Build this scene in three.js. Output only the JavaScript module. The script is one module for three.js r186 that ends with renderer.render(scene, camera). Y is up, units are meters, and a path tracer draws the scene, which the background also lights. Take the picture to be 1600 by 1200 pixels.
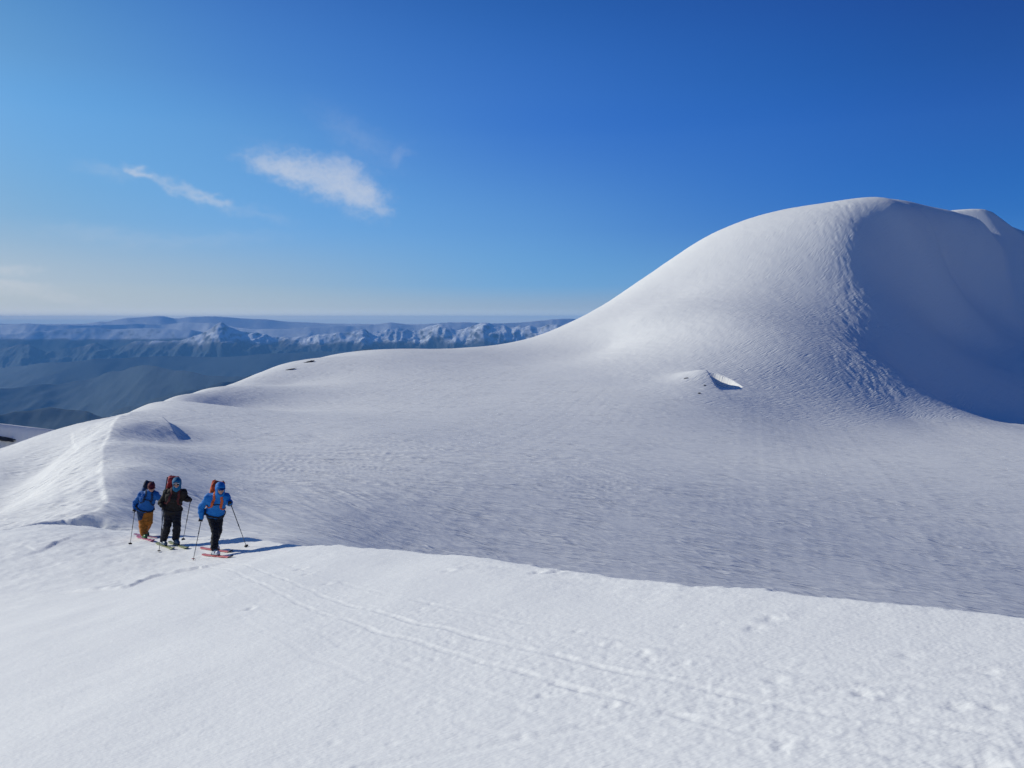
import * as THREE from 'three';
import { mergeGeometries } from 'three/addons/utils/BufferGeometryUtils.js';
import { SimplexNoise } from 'three/addons/math/SimplexNoise.js';

// ---------------------------------------------------------------- camera, sky, sun, exposure
const scene = new THREE.Scene();
const EYE = 1.65, PITCH = 4.8 * Math.PI / 180;
const camera = new THREE.PerspectiveCamera(53.0, 4 / 3, 0.1, 250000);
camera.position.set(0, EYE, 0);
camera.rotation.set(-PITCH, 0, 0);
scene.add(camera);
const renderer = new THREE.WebGLRenderer({ antialias: true });
renderer.setSize(1024, 768);
renderer.toneMapping = THREE.LinearToneMapping;
renderer.toneMappingExposure = 1.0;
renderer.outputColorSpace = THREE.SRGBColorSpace;
renderer.shadowMap.enabled = true;

const SUN_AZ = -69, SUN_EL = 26;                  // degrees; azimuth from straight ahead, right positive
const D2R = Math.PI / 180;
const sunDir = new THREE.Vector3(Math.sin(SUN_AZ * D2R) * Math.cos(SUN_EL * D2R), Math.sin(SUN_EL * D2R), -Math.cos(SUN_AZ * D2R) * Math.cos(SUN_EL * D2R));
const sun = new THREE.DirectionalLight(new THREE.Color(1.0, 0.965, 0.835), 3.95);
sun.position.copy(sunDir).multiplyScalar(200);
sun.target.position.set(0, -6, -40);
sun.position.add(sun.target.position);
sun.castShadow = true;
sun.shadow.mapSize.set(4096, 4096);
Object.assign(sun.shadow.camera, { left: -120, right: 120, top: 90, bottom: -90, near: 1, far: 500 });
scene.add(sun, sun.target);

// ---------------------------------------------------------------- seeded noise
function mulberry(seed) { let s = seed | 0; return () => { s = (s + 0x6d2b79f5) | 0; let t = Math.imul(s ^ (s >>> 15), 1 | s); t = (t + Math.imul(t ^ (t >>> 7), 61 | t)) ^ t; return ((t ^ (t >>> 14)) >>> 0) / 4294967296; }; }
const simplex = new SimplexNoise({ random: mulberry(77) });
const n2 = (x, y) => simplex.noise(x, y);
function fbm(x, y, o = 4, gain = 0.5) { let a = 1, s = 0, t = 0; for (let i = 0; i < o; i++) { s += a * n2(x, y); t += a; a *= gain; x = x * 2.03 + 17.1; y = y * 2.03 - 9.3; } return s / t; }
function ridged(x, y, o = 5, gain = 0.5) { let a = 1, s = 0, t = 0; for (let i = 0; i < o; i++) { s += a * (1 - Math.abs(n2(x, y))); t += a; a *= gain; x = x * 2.07 + 5.7; y = y * 2.07 + 31.3; } return s / t; }
const clamp = (x, a = 0, b = 1) => x < a ? a : x > b ? b : x;
const ss = (a, b, x) => { const t = clamp((x - a) / (b - a)); return t * t * (3 - 2 * t); };
const mix = (a, b, t) => a + (b - a) * t;
const smax = (a, b, k) => { const h = Math.max(k - Math.abs(a - b), 0) / k; return Math.max(a, b) + h * h * k * 0.25; };
const lin = (c) => { c /= 255; return c <= 0.04045 ? c / 12.92 : ((c + 0.055) / 1.055) ** 2.4; };

// ---------------------------------------------------------------- the sky: clear winter air with a few wisps of cloud
{
  const W = 4096, H = 2048, data = new Float32Array(W * H * 4);
  // colour of the air by azimuth from the sun (columns) and by height (rows)
  const AZ = [0, 18, 35.4, 50.6, 69, 87.4, 102.6, 180], EL = [0, 0.9, 2.5, 6.5, 12.8, 16.2, 21.5, 40, 90];
  const T = [
    [[246, 242, 236], [238, 238, 238], [228, 234, 238], [218, 229, 238], [198, 218, 236], [180, 206, 232], [170, 200, 232], [172, 200, 232]],
    [[222, 216, 206], [208, 210, 208], [194, 204, 210], [182, 198, 210], [160, 184, 207], [140, 170, 203], [128, 162, 203], [130, 164, 203]],
    [[216, 214, 210], [200, 208, 212], [178, 195, 209], [155, 184, 209], [120, 170, 215], [105, 155, 206], [92, 146, 204], [94, 146, 202]],
    [[204, 212, 220], [176, 199, 219], [136, 179, 216], [116, 170, 222], [96, 153, 214], [68, 126, 200], [53, 115, 191], [56, 116, 190]],
    [[186, 204, 222], [152, 190, 222], [112, 170, 224], [94, 153, 215], [67, 125, 204], [49, 107, 190], [42, 95, 175], [43, 96, 174]],
    [[160, 190, 218], [128, 175, 218], [101, 157, 211], [78, 136, 206], [58, 115, 196], [41, 97, 178], [36, 84, 160], [37, 85, 160]],
    [[138, 176, 214], [106, 157, 207], [79, 135, 195], [62, 116, 190], [44, 98, 176], [35, 82, 160], [30, 68, 141], [31, 69, 141]],
    [[110, 150, 200], [80, 128, 188], [52, 100, 170], [40, 86, 158], [31, 73, 146], [26, 62, 132], [23, 55, 120], [26, 60, 126]],
    [[24, 56, 120], [24, 56, 120], [24, 56, 120], [24, 56, 120], [24, 56, 120], [24, 56, 120], [24, 56, 120], [24, 56, 120]],
  ].map((r) => r.map((c) => c.map(lin)));
  const at = (L, v) => { let i = 0; while (i < L.length - 2 && v > L[i + 1]) i++; return [i, clamp((v - L[i]) / (L[i + 1] - L[i]))]; };
  const cub = (p0, p1, p2, p3, t) => p1 + 0.5 * t * (p2 - p0 + t * (2 * p0 - 5 * p1 + 4 * p2 - p3 + t * (3 * (p1 - p2) + p3 - p0)));
  const row = (r, a, t, c) => cub(T[r][Math.max(a - 1, 0)][c], T[r][a][c], T[r][a + 1][c], T[r][Math.min(a + 2, 7)][c], t);
  const px2 = (x, y) => { const u = (x - 800) / 1203, v = (600 - y) / 1203, cp = Math.cos(PITCH), sp = Math.sin(PITCH), f = cp + v * sp, h = v * cp - sp; return [Math.atan2(u, f) / D2R, Math.atan2(h, Math.hypot(u, f)) / D2R]; };
  // wisps: centre and half axes in degrees of azimuth and height, tilt, strength
  const blob = (x, y, rx, ry, tilt, k) => { const [a, e] = px2(x, y); return { a, e, rx, ry, c: Math.cos(tilt * D2R), s: Math.sin(tilt * D2R), k }; };
  const wisps = [
    blob(500, 278, 4.4, 1.35, -17, 1.0), blob(555, 300, 2.4, 1.5, -30, 0.75), blob(435, 265, 2.6, 0.75, -14, 0.85), blob(585, 318, 1.5, 0.7, -40, 0.5),
    blob(535, 262, 2.2, 0.9, -12, 0.55), blob(560, 215, 4.0, 1.3, -30, 0.10), blob(625, 245, 1.3, 0.6, 50, 0.16),
    blob(217, 269, 0.95, 0.26, -24, 0.95), blob(262, 290, 2.2, 0.32, -27, 0.36), blob(305, 304, 2.0, 0.46, -24, 0.55), blob(342, 318, 1.5, 0.4, -20, 0.42), blob(170, 268, 2.2, 0.5, -8, 0.16), blob(410, 335, 2.6, 0.5, -12, 0.12),
    blob(12, 420, 2.2, 0.42, 0, 0.42), blob(10, 444, 2.9, 0.38, -4, 0.5), blob(70, 462, 4.2, 0.4, -9, 0.28), blob(150, 365, 4.5, 0.7, -4, 0.12), blob(320, 375, 7, 0.5, 6, 0.08),
  ];
  const white = [0.70, 0.71, 0.74];
  for (let j = 0; j < H; j++) {
    const el = ((j + 0.5) / H - 0.5) * 180, e = Math.max(el, 0), [r, rt] = at(EL, e);
    for (let i = 0; i < W; i++) {
      const th = ((i + 0.5) / W - 0.5) * 2 * Math.PI;              // atan2(z, x)
      let az = th / D2R + 90; if (az > 180) az -= 360;             // 0 straight ahead (-z), right positive
      let da = Math.abs(az - SUN_AZ); if (da > 180) da = 360 - da;
      const [a, t] = at(AZ, da), o = (j * W + i) * 4, rgb = [0, 0, 0];
      for (let c = 0; c < 3; c++) rgb[c] = cub(row(Math.max(r - 1, 0), a, t, c), row(r, a, t, c), row(r + 1, a, t, c), row(Math.min(r + 2, 8), a, t, c), rt);
      if (el > 0 && el < 24 && az > -46 && az < 6) {
        let dens = 0;
        for (const b of wisps) {
          const wx = n2(az * 0.5 + 3, el * 0.9) * 0.45 + n2(az * 1.7, el * 2.6 + 8) * 0.16, wy = n2(az * 0.55 + 11, el * 1.1) * 0.22 + n2(az * 1.6 + 4, el * 2.2) * 0.1;
          const x = az - b.a + wx, y = el - b.e + wy, u = (x * b.c + y * b.s) / b.rx, v = (-x * b.s + y * b.c) / b.ry, q = u * u + v * v;
          if (q > 4) continue;
          const streak = 0.5 + 0.5 * fbm((x * b.c + y * b.s) * 1.5 + b.a, (-x * b.s + y * b.c) * 5.2 + b.e, 6, 0.66);
          dens += b.k * Math.exp(-1.6 * q) * ss(0.10, 0.95, streak + 0.30 * (1 - q)) * 1.25;
        }
        dens = 1 - Math.exp(-0.95 * dens);
        for (let c = 0; c < 3; c++) rgb[c] = mix(rgb[c], white[c], dens * 0.72);
      }
      data[o] = Math.max(rgb[0], 0); data[o + 1] = Math.max(rgb[1], 0); data[o + 2] = Math.max(rgb[2], 0); data[o + 3] = 1;
    }
  }
  const sky = new THREE.DataTexture(data, W, H, THREE.RGBAFormat, THREE.FloatType);
  sky.mapping = THREE.EquirectangularReflectionMapping;
  sky.magFilter = THREE.LinearFilter; sky.minFilter = THREE.LinearFilter;
  sky.needsUpdate = true; sky.name = 'sky';
  scene.background = sky; scene.environment = sky;
}
// haze: blue air that fades the far ranges
scene.fog = new THREE.FogExp2(new THREE.Color(0.17, 0.48, 1.0), 6.3e-5);

// ---------------------------------------------------------------- helpers
// the spot seen at a pixel of the 1600 x 1200 photograph, a given distance straight ahead: [x, y, distance]
function spot(px, py, d) {
  const u = (px - 800) / 1203, v = (600 - py) / 1203, cp = Math.cos(PITCH), sp = Math.sin(PITCH), f = cp + v * sp;
  return [u / f * d, EYE + (v * cp - sp) / f * d, d];
}
// a smooth sheet through scattered points [x, y, d]: a thin plate spline y(x, d)
function plate(P, soft = 0) {
  const n = P.length, m = n + 3, A = [], S = 0.02;
  const k = (x1, d1, x2, d2) => { const r2 = ((x1 - x2) ** 2 + (d1 - d2) ** 2) * S * S; return r2 > 1e-14 ? r2 * Math.log(r2) : 0; };
  for (let i = 0; i < n; i++) { const r = new Float64Array(m + 1); for (let j = 0; j < n; j++) r[j] = k(P[i][0], P[i][2], P[j][0], P[j][2]); r[i] += soft; r[n] = 1; r[n + 1] = P[i][0] * S; r[n + 2] = P[i][2] * S; r[m] = P[i][1]; A.push(r); }
  for (let c = 0; c < 3; c++) { const r = new Float64Array(m + 1); for (let j = 0; j < n; j++) r[j] = c === 0 ? 1 : P[j][c === 1 ? 0 : 2] * S; A.push(r); }
  for (let i = 0; i < m; i++) {
    let p = i; for (let j = i + 1; j < m; j++) if (Math.abs(A[j][i]) > Math.abs(A[p][i])) p = j;
    [A[i], A[p]] = [A[p], A[i]];
    for (let j = i + 1; j < m; j++) { const f = A[j][i] / A[i][i]; if (f) for (let q = i; q <= m; q++) A[j][q] -= f * A[i][q]; }
  }
  const w = new Float64Array(m);
  for (let i = m - 1; i >= 0; i--) { let s = A[i][m]; for (let j = i + 1; j < m; j++) s -= A[i][j] * w[j]; w[i] = s / A[i][i]; }
  const X = P.map((p) => p[0]), D = P.map((p) => p[2]);
  return (x, d) => {
    let s = w[n] + w[n + 1] * x * S + w[n + 2] * d * S;
    for (let i = 0; i < n; i++) { const a = (x - X[i]) * S, b = (d - D[i]) * S, r2 = a * a + b * b; if (r2 > 1e-14) s += w[i] * r2 * Math.log(r2); }
    return s;
  };
}
// a smooth curve through 2D points, as a dense polyline [[x, d], ...]
function curve(P, n = 12) {
  const c = new THREE.CatmullRomCurve3(P.map((p) => new THREE.Vector3(p[0], 0, p[1])), false, 'centripetal');
  return c.getPoints(n * (P.length - 1)).map((v) => [v.x, v.z]);
}
// the same sheet read back from a regular grid (smooth bicubic), which is much quicker than summing the spline
function gridded(f, x0, x1, d0, d1, step) {
  const nx = Math.ceil((x1 - x0) / step) + 4, nd = Math.ceil((d1 - d0) / step) + 4, G = new Float64Array(nx * nd);
  for (let j = 0; j < nd; j++) for (let i = 0; i < nx; i++) G[j * nx + i] = f(x0 + (i - 1) * step, d0 + (j - 1) * step);
  const c = (p, q, r, s, t) => q + 0.5 * t * (r - p + t * (2 * p - 5 * q + 4 * r - s + t * (3 * (q - r) + s - p)));
  return (x, d) => {
    const u = (x - x0) / step + 1, v = (d - d0) / step + 1, i = Math.floor(u), j = Math.floor(v);
    if (i < 1 || j < 1 || i > nx - 3 || j > nd - 3) return f(x, d);
    const t = u - i, r = [0, 0, 0, 0]; for (let k = 0; k < 4; k++) { const o = (j + k - 1) * nx + i; r[k] = c(G[o - 1], G[o], G[o + 1], G[o + 2], t); }
    return c(r[0], r[1], r[2], r[3], v - j);
  };
}
// signed distance to a polyline (positive on its right-hand side when walking along it), and how far along
function toLine(L, x, d) {
  if (!L.chunks) {
    L.run = [0]; for (let i = 1; i < L.length; i++) L.run.push(L.run[i - 1] + Math.hypot(L[i][0] - L[i - 1][0], L[i][1] - L[i - 1][1]));
    L.chunks = [];
    for (let i = 0; i < L.length - 1; i += 8) { const e = Math.min(i + 8, L.length - 1), cx = (L[i][0] + L[e][0]) / 2, cd = (L[i][1] + L[e][1]) / 2; let r = 0; for (let k = i; k <= e; k++) r = Math.max(r, Math.hypot(L[k][0] - cx, L[k][1] - cd)); L.chunks.push([i, e, cx, cd, r]); }
    L.mid = [0, 0]; for (const c of L.chunks) { L.mid[0] += c[2] / L.chunks.length; L.mid[1] += c[3] / L.chunks.length; }
    L.reach = Math.max(...L.chunks.map((c) => Math.hypot(c[2] - L.mid[0], c[3] - L.mid[1]) + c[4]));
  }
  let best = 1e9, sg = 1, along = 0;
  for (const [i0, i1, cx, cd, r] of L.chunks) {
    const far = Math.hypot(x - cx, d - cd) - r; if (far > best) continue;
    for (let i = i0; i < i1; i++) {
      const ax = L[i][0], ad = L[i][1], bx = L[i + 1][0] - ax, bd = L[i + 1][1] - ad, l2 = bx * bx + bd * bd;
      const t = clamp(((x - ax) * bx + (d - ad) * bd) / l2), ex = x - ax - t * bx, ed = d - ad - t * bd, q = Math.sqrt(ex * ex + ed * ed);
      if (q < best - 1e-9) { best = q; sg = bx * (d - ad) - bd * (x - ax) > 0 ? 1 : -1; along = L.run[i] + t * Math.sqrt(l2); }
    }
  }
  return [sg * best, along];
}
// quick refusal: is the spot within w of the polyline's circle
const close = (L, x, d, w) => { if (!L.reach) toLine(L, x, d); return Math.hypot(x - L.mid[0], d - L.mid[1]) < L.reach + w; };
function structure(name, geometry, material, label, category) {
  const m = new THREE.Mesh(geometry, material); m.name = name; m.castShadow = m.receiveShadow = true;
  m.userData = { kind: 'structure', label, category }; scene.add(m); return m;
}

const RES = { near: 460, mid: 640, az: 860, back: 80 };
// ---------------------------------------------------------------- the snow terrain
// the slope the photographer stands on
const slope = (x, d) => EYE - 1.65 + 0.2 * x - 0.138 * d;
const world = (x, d, y) => [x, y, d];
const crestPx = [[-300, 846, 27], [0, 829, 28], [60, 821, 28.5], [115, 822, 27.5], [180, 830, 24.8], [300, 837, 21.3], [400, 842, 19.0], [510, 852, 15.6], [660, 863, 12.3], [800, 877, 9.6], [930, 895, 8.0], [1065, 911, 6.8], [1200, 921, 6.0], [1400, 942, 5.1], [1600, 963, 4.5], [2000, 1012, 3.5]].map((p) => spot(...p));
const ridgeSheet = gridded(plate([
  ...crestPx, spot(345, 872, 17.4), spot(270, 853, 19.8), spot(225, 839, 22.3), spot(60, 828, 25), spot(0, 836, 25), spot(140, 830, 23.5),
  ...[[0, 0], [-3, 0], [2.5, 0], [0, -5], [-5, -5], [4, -5], [-3, 3], [0, 3], [1.8, 3], [-6, 8], [-2, 7], [-10, 12], [-5, 12], [-9, 4], [-16, 8], [-18, 16], [0, -14], [-14, -12], [12, -14]].map(([x, d]) => world(x, d, slope(x, d))),
], 1e-4), -32, 16, -16, 44, 0.5);
const crestLine = curve([...crestPx.map((p) => [p[0], p[2]]), [4.2, 0], [5.0, -6], [6.5, -20]], 8);
// the ridge that goes on beyond the skiers, sunlit on its left, its right side dropping into the bowl
const backCrestPx = [[-260, 850, 33], [-60, 836, 31.5], [40, 826, 31], [100, 816, 31], [147, 802, 32], [167, 786, 33.5], [161, 740, 39.5], [163, 700, 46.5], [177, 670, 53], [190, 655, 58], [205, 646, 66]].map((p) => spot(...p));
const backLine = curve(backCrestPx.map((p) => [p[0], p[2]]), 8);
const behind = (px, py, d, more, drop) => { const a = spot(px, py, d), b = spot(px, py, d + more); return [b[0], a[1] - drop, b[2]]; };
const bowlPts = [
  // bowl floor just past the crest, then row by row further up
  [1850, 985, 36.9], [1600, 960, 36.7], [1400, 935, 36.9], [1200, 918, 36.8], [1000, 900, 36.7], [800, 874, 37.0], [600, 858, 35.3], [450, 843, 30.7], [300, 830, 32.3],
  [300, 795, 36.8], [500, 800, 38.8], [700, 800, 41.7], [900, 810, 42.5], [1100, 820, 43.1], [1300, 840, 43.7], [1550, 860, 44.7],
  [330, 740, 44.3], [600, 740, 47.3], [850, 740, 49.2], [1100, 740, 54.7], [1350, 750, 57.4], [1590, 760, 58.6],
  [300, 690, 53.7], [550, 680, 58.7], [800, 690, 62.7], [1050, 700, 65.9], [1300, 700, 73.6], [1590, 705, 80.6],
  [350, 640, 84.7], [450, 600, 110.9], [600, 620, 93.4], [850, 640, 83.3], [1050, 645, 82.6], [1250, 655, 90.1], [1420, 648, 105.8], [1500, 648, 122.8], [1590, 640, 128.7], [1590, 662, 116.8], [1750, 668, 135.1], [1590, 682, 97.2],
  [600, 573, 118.9], [700, 567, 126.8], [850, 580, 116.9], [1000, 600, 100.9], [1090, 612, 94.5],
  // skyline from the knoll on the left to the foot of the snow hill
  [220, 636, 77.0], [250, 630, 86.0], [280, 625, 94.0], [315, 620, 103.0], [335, 611, 109.0], [350, 604, 113.0], [375, 594.5, 119.0], [400, 585, 126.0], [420, 577, 131.0], [440, 571, 135.0], [465, 566, 139.0], [490, 562, 142.0], [540, 555, 139.1], [600, 548, 142.4], [700, 545, 153.5], [760, 541, 158.6],
  // the snow hill: skyline, then its face
  [830, 528, 168.2], [905, 497, 178.3], [1000, 438, 191.2], [1100, 372, 196.2], [1200, 333, 194.9], [1300, 316, 191.2], [1300, 330, 177.8], [1345, 309, 186.7], [1345, 322, 178.3], [1410, 317, 187.8], [1410, 332, 177.9], [1455, 335, 192.0], [1455, 352, 184.0], [1500, 342, 196.0], [1535, 347, 203.0], [1600, 412, 206.0], [1700, 455, 206.0],
  [950, 540, 143.9], [1000, 560, 121.8], [1000, 500, 148.2], [1050, 540, 126.2], [1050, 460, 165.3], [1150, 560, 115.3], [1150, 500, 132.8], [1150, 430, 163.1], [1250, 600, 108.0], [1250, 550, 118.2], [1250, 500, 136.0], [1250, 450, 152.8], [1250, 390, 166.2], [1330, 585, 114.4], [1330, 500, 141.6], [1340, 440, 155.9], [1340, 370, 167.9],
  [1420, 400, 170.5], [1420, 500, 148.8], [1420, 590, 120.8], [1480, 420, 183.0], [1480, 520, 160.0], [1480, 597, 131.6], [1590, 460, 191.0], [1590, 520, 175.0], [1590, 608, 139.3], [1590, 425, 200.0], [1700, 590, 146.4],
  // sunlit left side of the ridge
  [0, 706, 58.7], [40, 688, 60.4], [120, 662, 63.4], [60, 740, 50.9], [20, 770, 47.4], [0, 802, 43.7], [70, 800, 36.1], [110, 806, 32.2], [130, 700, 49.1], [125, 750, 40.7], [-120, 780, 45.1], [-150, 720, 57.4],
  // its right side
  [192, 690, 50.0], [235, 690, 51.4], [187, 760, 37.6], [205, 800, 34.3], [240, 730, 41.8], [250, 660, 59.9],
].map((p) => spot(...p)).concat(backCrestPx, [
  behind(0, 706, 54.0, 16, 7), behind(110, 668, 60.0, 18, 8), behind(190, 643, 68.0, 20, 9), behind(220, 636, 77.0, 20, 5), behind(250, 630, 86.0, 20, 5), behind(280, 625, 94.0, 20, 5), behind(315, 620, 103.0, 22, 5), behind(350, 604, 113.0, 22, 5), behind(400, 585, 126.0, 24, 5), behind(440, 571, 135.0, 24, 5), behind(490, 562, 142.0, 26, 5), behind(600, 548, 144.0, 34, 9), behind(760, 541, 157.8, 38, 9),
  behind(905, 497, 173.0, 45, 12), behind(1100, 372, 214.9, 45, 12), behind(1345, 309, 184.7, 26, 2), behind(1410, 317, 184.8, 26, 4), behind(1455, 337, 187.0, 30, 8), behind(1535, 355, 203.0, 26, 8), behind(1600, 412, 206.0, 26, 8),
  behind(-200, 720, 56.0, 20, 14), behind(0, 706, 54.0, 60, 40), behind(315, 620, 103.0, 80, 45), behind(600, 548, 144.0, 90, 50), behind(905, 497, 173.0, 110, 60), behind(1345, 309, 186.7, 110, 50), behind(1750, 420, 198.0, 80, 40),
  // what carries on outside the frame on the right, behind and below
  [4, -9.4, 16], [12, -11, 14], [-3, -8.9, 22], [20, -11.8, 12], [60, -12.5, 30], [110, -14, 60], [150, -14, 100], [60, -14, -10], [30, -12, 5], [110, -20, -40], [-60, -20, 20], [-90, -34, 50], [-60, -26, -20], [190, -20, 190], [220, -30, 150],
]);
const bowlSheet = gridded(plate(bowlPts, 2e-4), -110, 230, 16, 300, 1.6);
const summitC = spot(1508, 325.5, 222);              // second summit behind the hill

// the line that skiers before them have cut, found by walking each pixel's ray down to the slope
function onSheet(sheet, px, py, from = 1.5, to = 60) {
  let lo = from;
  for (let d = from; d < to; d += 0.05) { const p = spot(px, py, d); if (p[1] < sheet(p[0], d)) { let a = lo, b = d; for (let k = 0; k < 20; k++) { const m = (a + b) / 2, q = spot(px, py, m); if (q[1] < sheet(q[0], m)) b = m; else a = m; } return spot(px, py, b); } lo = d; }
  return spot(px, py, to);
}
const onBowl = (px, py) => { const p = onSheet(bowlSheet, px, py, 30, 240); return [p[0], p[2]]; };
const scoopC = onSheet(bowlSheet, 1109, 597, 40, 200);
const hillFoot = curve([[640, 535, 260], [730, 544, 190]].map((p) => { const q = spot(...p); return [q[0], q[2]]; }).concat([[790, 560], [880, 590], [1000, 612], [1150, 642], [1300, 668], [1420, 655], [1500, 655], [1620, 664]].map((p) => onBowl(...p)), [[170, 110], [260, 100]]), 8);
const browLine = curve([[1325, 318], [1318, 350], [1322, 400], [1330, 450], [1338, 500], [1345, 550], [1362, 600]].map((p) => onBowl(...p)), 8);
const foot = (px, py) => { const p = onSheet(ridgeSheet, px, py); return [p[0], p[2]]; };
const trackLine = curve([[300, 872], [352, 884], [430, 913], [520, 948], [640, 986], [760, 1016], [900, 1054], [1050, 1088], [1250, 1128], [1500, 1166], [1800, 1196]].map((p) => foot(...p)), 10);
const track2Line = curve([[560, 1200], [700, 1178], [885, 1142], [1000, 1122], [1200, 1092], [1400, 1062], [1600, 1040]].map((p) => foot(...p)), 8);
const lipLine = curve([[40, 940], [90, 930], [150, 924], [200, 918], [240, 903], [290, 893]].map((p) => foot(...p)), 8);
const lipLine2 = curve([[20, 868], [60, 862], [85, 852], [100, 845]].map((p) => foot(...p)), 8);
const rand = mulberry(5);
// dents: where poles, boots and clods have marked the slope, by pixel
const dents = [];
for (const [px, py, r, deep] of [[390, 950, .10, .035], [365, 905, .08, .03], [352, 932, .07, .02], [480, 898, .1, .04], [470, 890, .12, .05], [455, 884, .1, .04], [510, 912, .1, .03], [700, 893, .09, .035], [840, 893, .1, .05], [870, 892, .12, .05], [655, 952, .07, .03], [745, 1037, .05, .03], [680, 1030, .05, .02], [565, 1010, .05, .02], [900, 988, .06, .035], [932, 1008, .06, .035], [955, 1010, .06, .035], [1000, 1022, .07, .045], [1020, 1030, .06, .035], [1065, 1037, .06, .03], [1090, 1035, .05, .025], [1212, 1062, .06, .045], [1205, 967, .09, .06], [1180, 982, .08, .04], [1350, 1085, .06, .05], [1490, 1105, .06, .04], [1550, 1105, .05, .04], [952, 1103, .05, .04], [905, 1080, .05, .03], [1222, 1165, .05, .04], [1530, 1195, .08, .06], [1540, 1050, .07, .035], [1420, 1022, .07, .03], [1082, 913, .1, .08], [780, 955, .06, .02], [660, 955, .06, .02], [520, 1160, .05, .02], [610, 1162, .05, .02], [472, 1195, .06, .02], [245, 850, .2, .03], [215, 868, .16, .03], [180, 848, .2, .03], [150, 838, .2, .03], [118, 832, .2, .03], [195, 838, .2, .03]]) { const [x, d] = foot(px, py); dents.push([x, d, r * 0.8, deep * (d < 8 ? 0.22 : 0.5)]); }
for (let i = 0; i < 60; i++) {                       // a scatter of small marks beside the tracks
  const k = Math.floor(rand() * (trackLine.length - 1)), w = (rand() + rand() - 1) * 1.3 + 0.25;
  const [x, d] = trackLine[k]; dents.push([x + w * 0.86 + (rand() - .5) * .4, d + w * 0.5 + (rand() - .5) * .4, 0.025 + rand() * 0.035, 0.002 + rand() * 0.005]);
}
const dentGrid = new Map();
dents.forEach((t) => { for (let i = -1; i <= 1; i++) for (let j = -1; j <= 1; j++) { const k = Math.floor(t[0]) + i + ',' + (Math.floor(t[1]) + j); if (!dentGrid.has(k)) dentGrid.set(k, []); dentGrid.get(k).push(t); } });

const inFrontRidge = (x, d) => toLine(crestLine, x, d);
// fine relief of the slope near the camera
function ridgeRelief(x, d, s) {
  const far = Math.hypot(x, d);
  let h = 0.025 * fbm(x * 0.3, d * 0.3, 2) * ss(2, 9, far) + 0.004 * fbm(x * 1.4 + d * 0.5, d * 2.2 - x * 0.6, 3);
  h += 0.0014 * fbm(x * 2.6 + 3, d * 8, 2) + 0.0013 * fbm(x * 8, d * 22, 2) * ss(25, 8, far);
  h += 0.0008 * n2(x * 18, d * 48) * ss(12, 5, far);
  // crusted, wind-scoured patches towards the crest
  const rough = 0.55 * ss(-0.9 - 0.05 * far, -0.1, s) * (0.4 + 0.6 * ss(-0.2, 0.5, n2(x * 0.5 + 9, d * 0.5)));
  h += rough * (0.020 * fbm(x * 1.8, d * 2.4 + 4, 3) + 0.012 * ridged(x * 4, d * 5, 2)) * ss(2, 9, far);
  // at the far left the slope is drifted into low waves
  const left = ss(12, 20, d) * ss(-3, -9, x);
  h += left * (0.03 * fbm(x * 0.6 + d * 0.9, d * 0.9 - x * 0.3 + 5, 3) + 0.022 * ridged(x * 1.2 + d, d * 1.8 - x * 0.5, 3));
  // ski tracks
  const [w, al] = close(trackLine, x, d, 2) ? toLine(trackLine, x, d) : [99, 0];
  if (Math.abs(w) < 1.6) {
    const wob = 0.03 * n2(al * 0.8, 3), e = n2(al * 2.2, 7);
    for (const [o, deep, wd] of [[-0.16, 0.0046, 0.03], [0.17, 0.005, 0.03], [-0.52, 0.0016, 0.035], [-0.83, 0.0014, 0.035], [0.62, 0.002, 0.035]]) {
      const q = (w - o - wob) / wd; if (q * q < 9) h -= deep * (0.7 + 0.7 * e) * (Math.exp(-q * q * q * q) - 0.3 * Math.exp(-((Math.abs(q) - 1.7) ** 2) * 2.5));
    }
    h += 0.003 * Math.exp(-w * w * 1.6) * fbm(x * 9, d * 9, 2);
  }
  const [w2] = close(track2Line, x, d, 1) ? toLine(track2Line, x, d) : [99];
  if (Math.abs(w2) < 0.4) { const q = w2 / 0.035; h -= 0.006 * Math.exp(-q * q) - 0.003 * Math.exp(-((Math.abs(q) - 2) ** 2)); }
  for (const [L, amp] of [[lipLine, 0.06], [lipLine2, 0.06]]) {
    if (!close(L, x, d, 2)) continue;
    const [q, a] = toLine(L, x, d);
    if (Math.abs(q) < 2) h += amp * (1 + 0.5 * n2(a * 2, 1)) * (q > 0 ? Math.exp(-q * 1.6) * ss(0, 0.1, q) : 0) * ss(0, 1.5, a);
  }
  const near = dentGrid.get(Math.floor(x) + ',' + Math.floor(d));
  if (near) for (const [tx, td, r, deep] of near) {
    const ex = (x - tx) / r, ed = (d - td) / r, q = Math.sqrt(ex * ex + ed * ed) + 0.3 * n2(x * 9, d * 9);
    if (q < 3) h += deep * (-Math.exp(-q * q * 1.6) + 0.25 * Math.exp(-((q - 1.7) ** 2) * 2.2) * (ex > 0 ? 1.2 : 0.5));
  }
  return h;
}
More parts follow.
